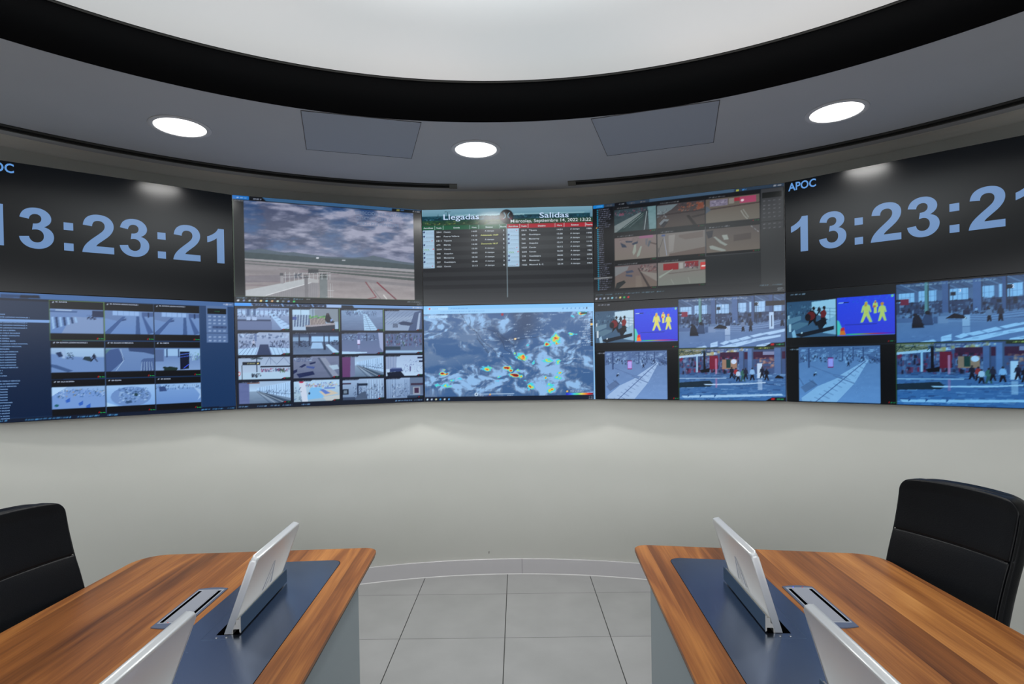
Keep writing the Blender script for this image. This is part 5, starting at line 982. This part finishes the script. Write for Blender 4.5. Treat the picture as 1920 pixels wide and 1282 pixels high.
    for k in range(32):
        a = k/31*6.999; i = int(a); c = [(30, 40, 200), (60, 90, 240), (60, 200, 230), (90, 220, 150), (220, 220, 90), (240, 150, 60), (220, 40, 40), (120, 20, 40), (110, 10, 30)]; s.rect(np.array(c[i])*(1-a+i)+np.array(c[i+1])*(a-i), 83.6+k*.5, 97.4, 84.2+k*.5, 99.6)
    q.grad((120, 190, 246), (130, 192, 240), 0, 0, 100, 4); q.rect((146, 200, 244), 0, 4, 100, 8.5); q.rect((160, 210, 250), 2.4, 1.4, 14.6, 4.4); q.ell((190, 40, 60), 3.6, 2.9, .5, .9); q.bars((60, 110, 180), 5, 3, 8.4, 1, 1, .6); q.bars((70, 120, 190), 16, 3, 26, 1, 2, .6); q.bars((80, 130, 200), 10, 6.2, 36, 1, 3, .5)
    for k in range(6): q.ell((70, 130, 200), 82+k*2.4, 5, .4, .8, al=.7)
    q.ell((40, 60, 90), 95.8, 5, .4, 1.1); q.rect((140, 196, 246), 99.2, 0, 100, 100)
    q.rect((8, 22, 44), 0, 95.6, 99.2, 100)
    for k, c in enumerate(((190, 220, 240), (170, 190, 220), (200, 205, 170), (60, 150, 220), (190, 200, 210), (80, 160, 230))): q.ell(c, 1.4+k*2.55, 97.9, .55, 1.0)
    q.bars((200, 210, 230), 96.4, 96.9, 99, .8, 2); q.bars((200, 210, 230), 96.4, 98.8, 99, .8, 3)
    return p

# ---- monitors of the video wall ------------------------------------
VX = [(-2.73619, 2.83828), (-1.76416, 3.56473), (-.62617, 3.98780), (.58692, 3.94773), (1.71688, 3.49397), (2.65368, 2.72262)]
ZT = CAM_H+1.08416; SH = .6835
def screen_mat(name, strength, emit_attr=True, rough=.17):
    m = mat(name, (4, 5, 7), rough, spec=.5)
    nt, lk, b = nodes(m)
    if emit_attr:
        at = nt.new('ShaderNodeAttribute'); at.attribute_name = 'picture'; lk.new(at.outputs['Color'], b.inputs['Emission Color'])
    b.inputs['Emission Strength'].default_value = strength
    return m
M_pic = screen_mat('lit_display', 1.0)
M_blackscreen = mat('black_display', (4, 5, 7), .17, spec=.5, emit=(3, 5, 8), estr=1)
_fh = None
def text_mesh(items, depth=0):
    """items: (string, x0, x1 or None, baseline y, cap height, bold) in metres on the screen plane; returns verts, faces"""
    global _fh
    V_, F_ = [], []
    def one(body, off):
        cu = bpy.data.curves.new('t', 'FONT'); cu.body = body; cu.offset = off; cu.resolution_u = 3 
        o = bpy.data.objects.new('t', cu); COL.objects.link(o)
        dg = bpy.context.evaluated_depsgraph_get(); dg.update(); me = o.evaluated_get(dg).to_mesh()
        co = np.array([v.co[:2] for v in me.vertices]); fs = [tuple(p.vertices) for p in me.polygons]
        o.evaluated_get(dg).to_mesh_clear(); bpy.data.objects.remove(o); bpy.data.curves.remove(cu); return co, fs
    if _fh is None: c, _ = one('H', 0); _fh = c[:, 1].max()-c[:, 1].min()
    for body, x0, x1, yb, cap, bold in items:
        co, fs = one(body, bold)
        if len(co) == 0: continue
        sc = cap/_fh; sx = sc if x1 is None else (x1-x0)/(co[:, 0].max()-co[:, 0].min()); n = len(V_)
        mx = co[:, 0].min()
        V_ += [((x-mx)*sx+x0, y*sc+yb) for x, y in co]; F_ += [tuple(i+n for i in f) for f in fs]
    return V_, F_
ONE = 'M806 0L525 0L525 1059Q371 915 162 846L162 1101Q272 1137 401 1237Q530 1338 578 1472L806 1472Z'
TWO = 'M1036 261L1036 0L51 0Q67 148 147 281Q227 413 463 633Q653 810 696 873Q754 960 754 1045Q754 1139 703 1189Q653 1240 564 1240Q476 1240 424 1187Q372 1134 364 1011L84 1039Q109 1271 241 1375Q373 1478 571 1478Q788 1478 912 1361Q1036 1244 1036 1070Q1036 971 1000 881Q965 792 888 694Q837 629 704 507Q571 385 535 345Q500 305 478 261Z'
THR = 'M77 389L349 422Q362 318 419 263Q476 208 557 208Q644 208 703 274Q763 340 763 452Q763 558 706 620Q649 682 567 682Q513 682 438 661L469 890Q583 887 643 939Q703 992 703 1079Q703 1153 659 1197Q615 1241 542 1241Q470 1241 419 1191Q368 1141 357 1045L98 1089Q125 1222 179 1301Q234 1381 331 1426Q429 1472 550 1472Q757 1472 882 1340Q985 1232 985 1096Q985 903 774 788Q900 761 975 667Q1051 573 1051 440Q1051 247 910 111Q769 -25 559 -25Q360 -25 229 89Q98 204 77 389Z'
COLON = 'M197 0L197 281L478 281L478 0ZM197 770L197 1051L478 1051L478 770Z'
def svg(d):
    import re
    out = []; cur = []; tk = re.findall(r'[MLQZ]|-?\d+', d); i = 0; c = None
    while i < len(tk):
        if tk[i] in 'MLQZ': c = tk[i]; i += 1
        if c == 'Z': out.append(cur); cur = []; c = None; continue
        if c in 'ML': cur.append((float(tk[i]), float(tk[i+1]))); i += 2
        elif c == 'Q':
            p0 = cur[-1]; q_ = (float(tk[i]), float(tk[i+1])); p1 = (float(tk[i+2]), float(tk[i+3])); i += 4
            for k in range(1, 9):
                t = k/8; cur.append(tuple((1-t)**2*a+2*t*(1-t)*b_+t*t*e for a, b_, e in zip(p0, q_, p1)))
    return out
def monitor(i, row, label, pic=None, group='video wall monitors'):
    a, b_ = Vector(VX[i]), Vector(VX[i+1]); d = (b_-a); Wd = d.length; d.normalize(); mid = (a+b_)/2
    zb = ZT-SH*(row+1); g = .0009
    t = thing('video_wall_monitor', label, 'monitor', (mid.x, mid.y, zb), math.atan2(d.y, d.x), group)
    # local: x along the screen, y away from the viewer, z up
    bm = bmesh.new(); box(bm, -Wd/2+g, .0012, g, Wd/2-g, .045, SH-g); obj('housing', bm, M_house, t)
    back = RW-(mid-Vector(CW)).length
    bm = bmesh.new(); box(bm, -.22, .044, .12, .22, back+.01, SH-.12); obj('wall_bracket', bm, M_plastic, t)
    bz = .0022
    if pic is None:
        bm = bmesh.new(); box(bm, -Wd/2+bz, 0, bz, Wd/2-bz, .0014, SH-bz); obj('display', bm, M_blackscreen, t)
    else:
        im = pic.a.reshape(NY, 2, NX, 2, 3).mean((1, 3)); im = lin(np.clip(im, 0, 255))[::-1]
        xs = np.linspace(-Wd/2+bz, Wd/2-bz, NX+1); zs = np.linspace(bz, SH-bz, NY+1)
        co = np.zeros((NY+1, NX+1, 3)); co[..., 0] = xs[None, :]; co[..., 2] = zs[:, None]
        me = bpy.data.meshes.new('display'); nv = (NX+1)*(NY+1); nf = NX*NY
        me.vertices.add(nv); me.vertices.foreach_set('co', co.reshape(-1))
        ii = np.arange(NY)[:, None]*(NX+1)+np.arange(NX)[None, :]
        fc = np.stack([ii, ii+1, ii+NX+2, ii+NX+1], -1).reshape(-1)
        me.loops.add(nf*4); me.loops.foreach_set('vertex_index', fc.astype(np.int32))
        me.polygons.add(nf); me.polygons.foreach_set('loop_start', np.arange(0, nf*4, 4, dtype=np.int32)); me.update(calc_edges=True)
        pad = np.pad(im, ((0, 1), (0, 1), (0, 0)), 'edge'); pad2 = np.pad(im, ((1, 0), (1, 0), (0, 0)), 'edge')
        cv = np.ones((NY+1, NX+1, 4)); cv[..., :3] = (pad+pad2)/2
        ca = me.color_attributes.new('picture', 'FLOAT_COLOR', 'POINT'); ca.data.foreach_set('color', cv.reshape(-1))
        link('display', me, M_pic, t)
    return t, Wd
def letters(t, Wd, groups, u_off=0):
    """groups: list of (part name, colour, strength, verts, faces); verts are (x from left edge, z from bottom)"""
    for nm, c, st, V_, F_ in groups:
        if not V_: continue
        me = bpy.data.meshes.new(nm); me.from_pydata([(x-Wd/2, -.0006, z) for x, z in V_], [], F_); me.update()
        key = 'glyph_%d_%d_%d_%d' % (*c, int(st*100)); m = bpy.data.materials.get(key) or mat(key, (5, 6, 8), .17, spec=.5, emit=c, estr=st)
        link(nm, me, m, t)
def clock(i, label, col):
    t, Wd = monitor(i, 0, label); k = 1.467e-4; base = SH*(1-.6465)
    for body, adv in ():
        pass
    x = .0098; V_, F_ = [], []
    for ch in '13:23:21':
        for path in svg({'1': ONE, '2': TWO, '3': THR, ':': COLON}[ch]):
            pts = [p for j, p in enumerate(path) if p != path[j-1]]
            n = len(V_); V_ += [(x+px*k, base+py*k*.995) for px, py in pts]; F_.append(tuple(range(n, n+len(pts))))
        x += (682 if ch == ':' else 1139)*k
    # triangulate the concave outlines
    me = bpy.data.meshes.new('clock_digits'); me.from_pydata([(a-Wd/2, -.0006, b_) for a, b_ in V_], [], F_)
    bm = bmesh.new(); bm.from_mesh(me); bmesh.ops.triangulate(bm, faces=bm.faces, ngon_method='EAR_CLIP'); bm.to_mesh(me); bm.free()
    m = bpy.data.materials.get('clock_glyph') or mat('clock_glyph', (5, 6, 8), .17, spec=.5, emit=col, estr=1)
    o = link('clock_digits', me, m, t)
    V2, F2 = text_mesh([('APOC', .0205, .1746, SH*(1-.0865), .0455, .022)])
    letters(t, Wd, [('heading', (96, 150, 214), 1.0, V2, F2)])
clock(0, 'black monitor showing 13:23:21, upper row at the left edge', (104, 138, 184))
clock(4, 'black monitor showing 13:23:21, upper row at the right edge', (104, 138, 184))

def fit(P, body, x0, x1, y, cap, bold=.012, center=False):
    """text placed from picture positions: left/right x, baseline y and cap height"""
    Wd = 1.2135; u0, v0 = P.uv(x0, y); u1, _ = P.uv(x1, y); _, v1 = P.uv(x0, y-cap)
    return (body, u0*Wd, u1*Wd, SH*(1-v0), (v0-v1)*SH, bold)

A = pic_apron(); t, Wd = monitor(1, 0, 'monitor showing an airfield apron under clouds, upper row', A)
L_ = [fit(A, 'DIRECCION DE PLATAFORMA', 1240, 1795, 318, 30), fit(A, 'DESKTOP-5J2FO 04', 1250, 1600, 370, 30), fit(A, 'AOE2 - PTZ PONIENTE', 1250, 1660, 420, 28)]
letters(t, Wd, [('caption', (112, 134, 168), .9, *text_mesh([(b_, x0, x1, yb, cp_, .0) for b_, x0, x1, yb, cp_, _ in L_]))])

A = pic_grid16(); monitor(1, 1, 'monitor showing sixteen terminal camera views, lower row', A)
A = pic_grid9(); t, Wd = monitor(0, 1, 'monitor showing nine camera views and a camera list, lower row', A)
names = ['ASCENSOR', 'ELEVADOR LLEGADAS NACIONALES 1', 'ELEVADOR LLEGADAS NACIONALES 2', 'ELEVADOR LLEGADAS NACIONALES 3', 'ELEVADOR LLEGADAS NACIONALES 4', 'ELEVADOR LLEGADAS NACIONALES 5', 'INTERNA SALA ESPERA', 'LLEGADA COBUS ESCALERAS', 'SALIDA PASEO CONTACTO', 'SALA DE ESPERA', 'SALA DE ESPERA MAPA', 'PUERTA LLEGADA COBUS NACIONAL', 'PUERTA LLEGADA NACIONAL', 'SALA ESCALERA', 'SALA ESCALERA DERECHA', 'PASILLO LLEGADAS1', 'PASILLO LLEGADAS2', 'PASILLO LLEGADAS3', 'PASILLO LLEGADAS4', 'PASILLO LLEGADAS5', 'MIGRATORIO PASILLO SERVICIO', 'FILTRO 1', 'FILTRO 2', 'EQUIPO LINEA', None, 'ELEVADOR PASILLO SERVICIO', 'ESCALERA DE EMERGENCIA', 'SALA PASILLO SERVICIO', 'MOSTRADOR1', 'MOSTRADOR2', 'MOSTRADOR3', 'MOSTRADOR4', 'MOSTRADOR5', 'SALA MOSTRADORES', 'SALA JUEGOS', 'PUERTA SALIDA7', 'PUERTA SALIDA8', 'PUERTA SALIDA9', 'PUERTA SALIDA', 'SALA DE ABORDAR']
ends = [42, 234, 232, 216, 216, 216, 124, 160, 156, 76, 124, 222, 172, 76, 146, 128, 128, 128, 128, 128, 144, 18, 18, 56, 0, 160, 148, 130, 62, 60, 60, 60, 60, 98, 84, 76, 76, 76, 76, 78]
it = []; y = 256
for nme, e in zip(names, ends):
    if nme:
        it.append(fit(A, nme, e-len(nme)*9.4, e, y, 9.5, .02))
    y += 21.6
letters(t, Wd, [('camera_list', (120, 160, 214), .95, *text_mesh(it))])
cap_ = ['001- ELEVADOR', '002- ELEVADOR LLEGADAS NACIONALES 1', '003- ELEVADOR LLEGADAS NACIONALES 1', '004- ELEVADOR LLEGADAS NACIONALES 2', '005- ESCALERAS DE EMERGENCIA', '006- COMEDOR', '007- SALA DE ESPERA', '008- ESQUINA', '009- ELEVADOR']
for nme, (x0, y0, x1, y1) in zip(cap_, S9):
    W9 = 1.2135/100; H9 = SH/100; xa = (x0+(x1-x0)*.11)*W9
    letters(t, Wd, [('tile_caption', (190, 205, 232), .9, *text_mesh([(nme, xa, xa+len(nme)*.00385, SH-(y0+(y1-y0)*.062)*H9, .0072, .008)])),
                    ('live_mark', (40, 200, 110), .9, *text_mesh([('En vivo', (x1-(x1-x0)*.105)*W9, (x1-(x1-x0)*.01)*W9, SH-(y0+(y1-y0)*.975)*H9, .0062, .008)]))])
A = pic_grid8(); monitor(3, 0, 'monitor showing eight camera views beside a list, upper row', A)
A = pic_hall(); 
def sign_numbers(t, Wd, A):
    letters(t, Wd, [('gate_number', (190, 214, 244), 1.0, *text_mesh([h_])) for h_ in (fit(A, '2', 1577, 1593, 152, 22, .012), fit(A, '3', 1250, 1265, 172, 20, .012))])
t, Wd = monitor(3, 1, 'monitor showing four terminal pictures, lower row, next to the weather map', A); sign_numbers(t, Wd, A)
B = Pic.__new__(Pic); B.__dict__.update(A.__dict__); x = A.a; lum = x.mean(-1, keepdims=True)
B.a = np.clip(x*np.array([.74, .92, .98]), 0, 255)
t, Wd = monitor(4, 1, 'monitor showing four terminal pictures, lower row at the right edge', B); sign_numbers(t, Wd, A)

A = pic_board(); t, Wd = monitor(2, 0, 'monitor showing the Llegadas and Salidas flight board, upper row', A)
ROWS = []; W1 = []; HDR = []; YEL = []; GRN = []; GRY = []
HDR += [fit(A, 'Llegadas', 297, 664, 232, 54, .010), fit(A, 'Salidas', 1284, 1584, 213, 52, .010)]
DT = [fit(A, 'Miércoles, Septiembre 14, 2022 13:22', 988, 1812, 262, 31, .010)]
for b_, x0, x1, y_ in (('Aerolínea', 90, 188, 325), ('Vuelo', 221, 276, 324), ('Donde', 400, 464, 320), ('Hora', 588, 636, 317), ('Estatus', 730, 804, 314), ('Banda', 882, 944, 310), ('Aerolínea', 964, 1064, 308), ('Vuelo', 1094, 1152, 305), ('Destino', 1268, 1346, 302), ('Hora', 1464, 1514, 297), ('Estatus', 1608, 1684, 293), ('Puerta', 1760, 1826, 290)): W1.append(fit(A, b_, x0, x1, y_, 15, .025))
left = [('2041', 'Oaxaca', '14:09', 'A tiempo', '3', 'a'), ('881', 'Puerto Vallarta', '14:10', 'Adelantado 14:09', '3', 'a'), ('1811', 'Tijuana', '14:18', 'A tiempo', '1', 'v'), ('679', 'Mérida', '14:30', 'Demorado 18:37', '3', 'a'), ('2204', 'Cancún', '15:30', 'A tiempo', '2', 'g'), ('548', 'Acapulco', '18:03', 'A tiempo', '3', 'a'), ('909', 'Monterrey', '18:38', 'A tiempo', '3', 'a'), ('237', 'Guadalajara', '18:40', 'A tiempo', '3', 'a'), ('1021', 'Cancún', '21:13', 'A tiempo', '1', 'v')]
right = [('1818', 'Tijuana', '14:51', 'A tiempo', '108A', 'v'), ('208', 'Guadalajara', '15:08', 'A tiempo', '109B', 'a'), ('904', 'Monterrey', '15:08', 'A tiempo', '111A', 'a'), ('544', 'Acapulco', '15:19', 'A tiempo', '111B', 'a'), ('1029', 'Cancún', '16:12', 'A tiempo', '108B', 'v'), ('2205', 'Cancún', '16:20', 'A tiempo', '102', 'g'), ('238', 'Guadalajara', '18:20', 'A tiempo', '109B', 'a'), ('908', 'Monterrey', '18:28', 'A tiempo', '111A', 'a'), ('1022', 'Mexicali B. C.', '23:14', 'A tiempo', '108A', 'v')]
for rows, X0, dy, cols in ((left, 0, -22/900, (222, 298, 585, 768, 913, 84)), (right, 1, -22/900, (1098, 1174, 1462, 1645, 1792, 956))):
    for j, (vu, ci, ho, st, ba, lg) in enumerate(rows):
        def yy(x): return (361+44.0*j if X0 == 0 else 341+44.0*j)-(x-(350 if X0 == 0 else 1300))*.0215
        cp_ = 14.5; ROWS.append([]); RR = ROWS[-1]
        RR.append(fit(A, vu, cols[0], cols[0]+13*len(vu), yy(cols[0])+4, cp_, .012)); RR.append(fit(A, ci, cols[1], cols[1]+11.6*len(ci)*(.92 if len(ci) > 9 else 1), yy(cols[1])+3, cp_, .012))
        RR.append(fit(A, ho, cols[2], cols[2]+56, yy(cols[2])+2, cp_, .012)); w = 96 if st == 'A tiempo' else (182 if 'Adel' in st else 170)
        (RR if st == 'A tiempo' else YEL).append(fit(A, st, cols[3]-w/2, cols[3]+w/2, yy(cols[3])+1, cp_, .012))
        RR.append(fit(A, ba, cols[4]-6.5*len(ba), cols[4]+6.5*len(ba), yy(cols[4]), cp_, .012))
        xl = cols[5]
        if lg == 'g': GRN.append(fit(A, 'VIVA', xl+4, xl+62, yy(xl)+7, 17, .01))
        elif lg == 'a': GRY.append(fit(A, 'aeromexico', xl+30, xl+112, yy(xl)+4, 9, .0))
        else: GRY.append(fit(A, 'volaris', xl+4, xl+74, yy(xl)+4, 9, .0))
letters(t, Wd, [('board_title', (190, 212, 240), 1.0, *text_mesh([h_])) for h_ in HDR]+[('board_date', (196, 206, 212), 1.0, *text_mesh(DT))])
letters(t, Wd, [('column_heading', (186, 200, 206), .95, *text_mesh([h_])) for h_ in W1[:12]])
for R_ in ROWS:
    for h_, nm_ in zip(R_, ('flight_number', 'city_name', 'departure_time', 'status_text', 'gate_text') if len(R_) == 5 else ('flight_number', 'city_name', 'departure_time', 'gate_text')): letters(t, Wd, [(nm_, (186, 198, 210), .95, *text_mesh([h_]))])
letters(t, Wd, [('late_flight_text', (206, 214, 130), .95, *text_mesh([h_])) for h_ in YEL])
letters(t, Wd, [('airline_name', (110, 170, 80), .9, *text_mesh([h_])) for h_ in GRN]+[('airline_name', (110, 112, 130), .8, *text_mesh([h_])) for h_ in GRY])
A = pic_weather(); monitor(2, 1, 'monitor showing a satellite weather map, lower row', A)
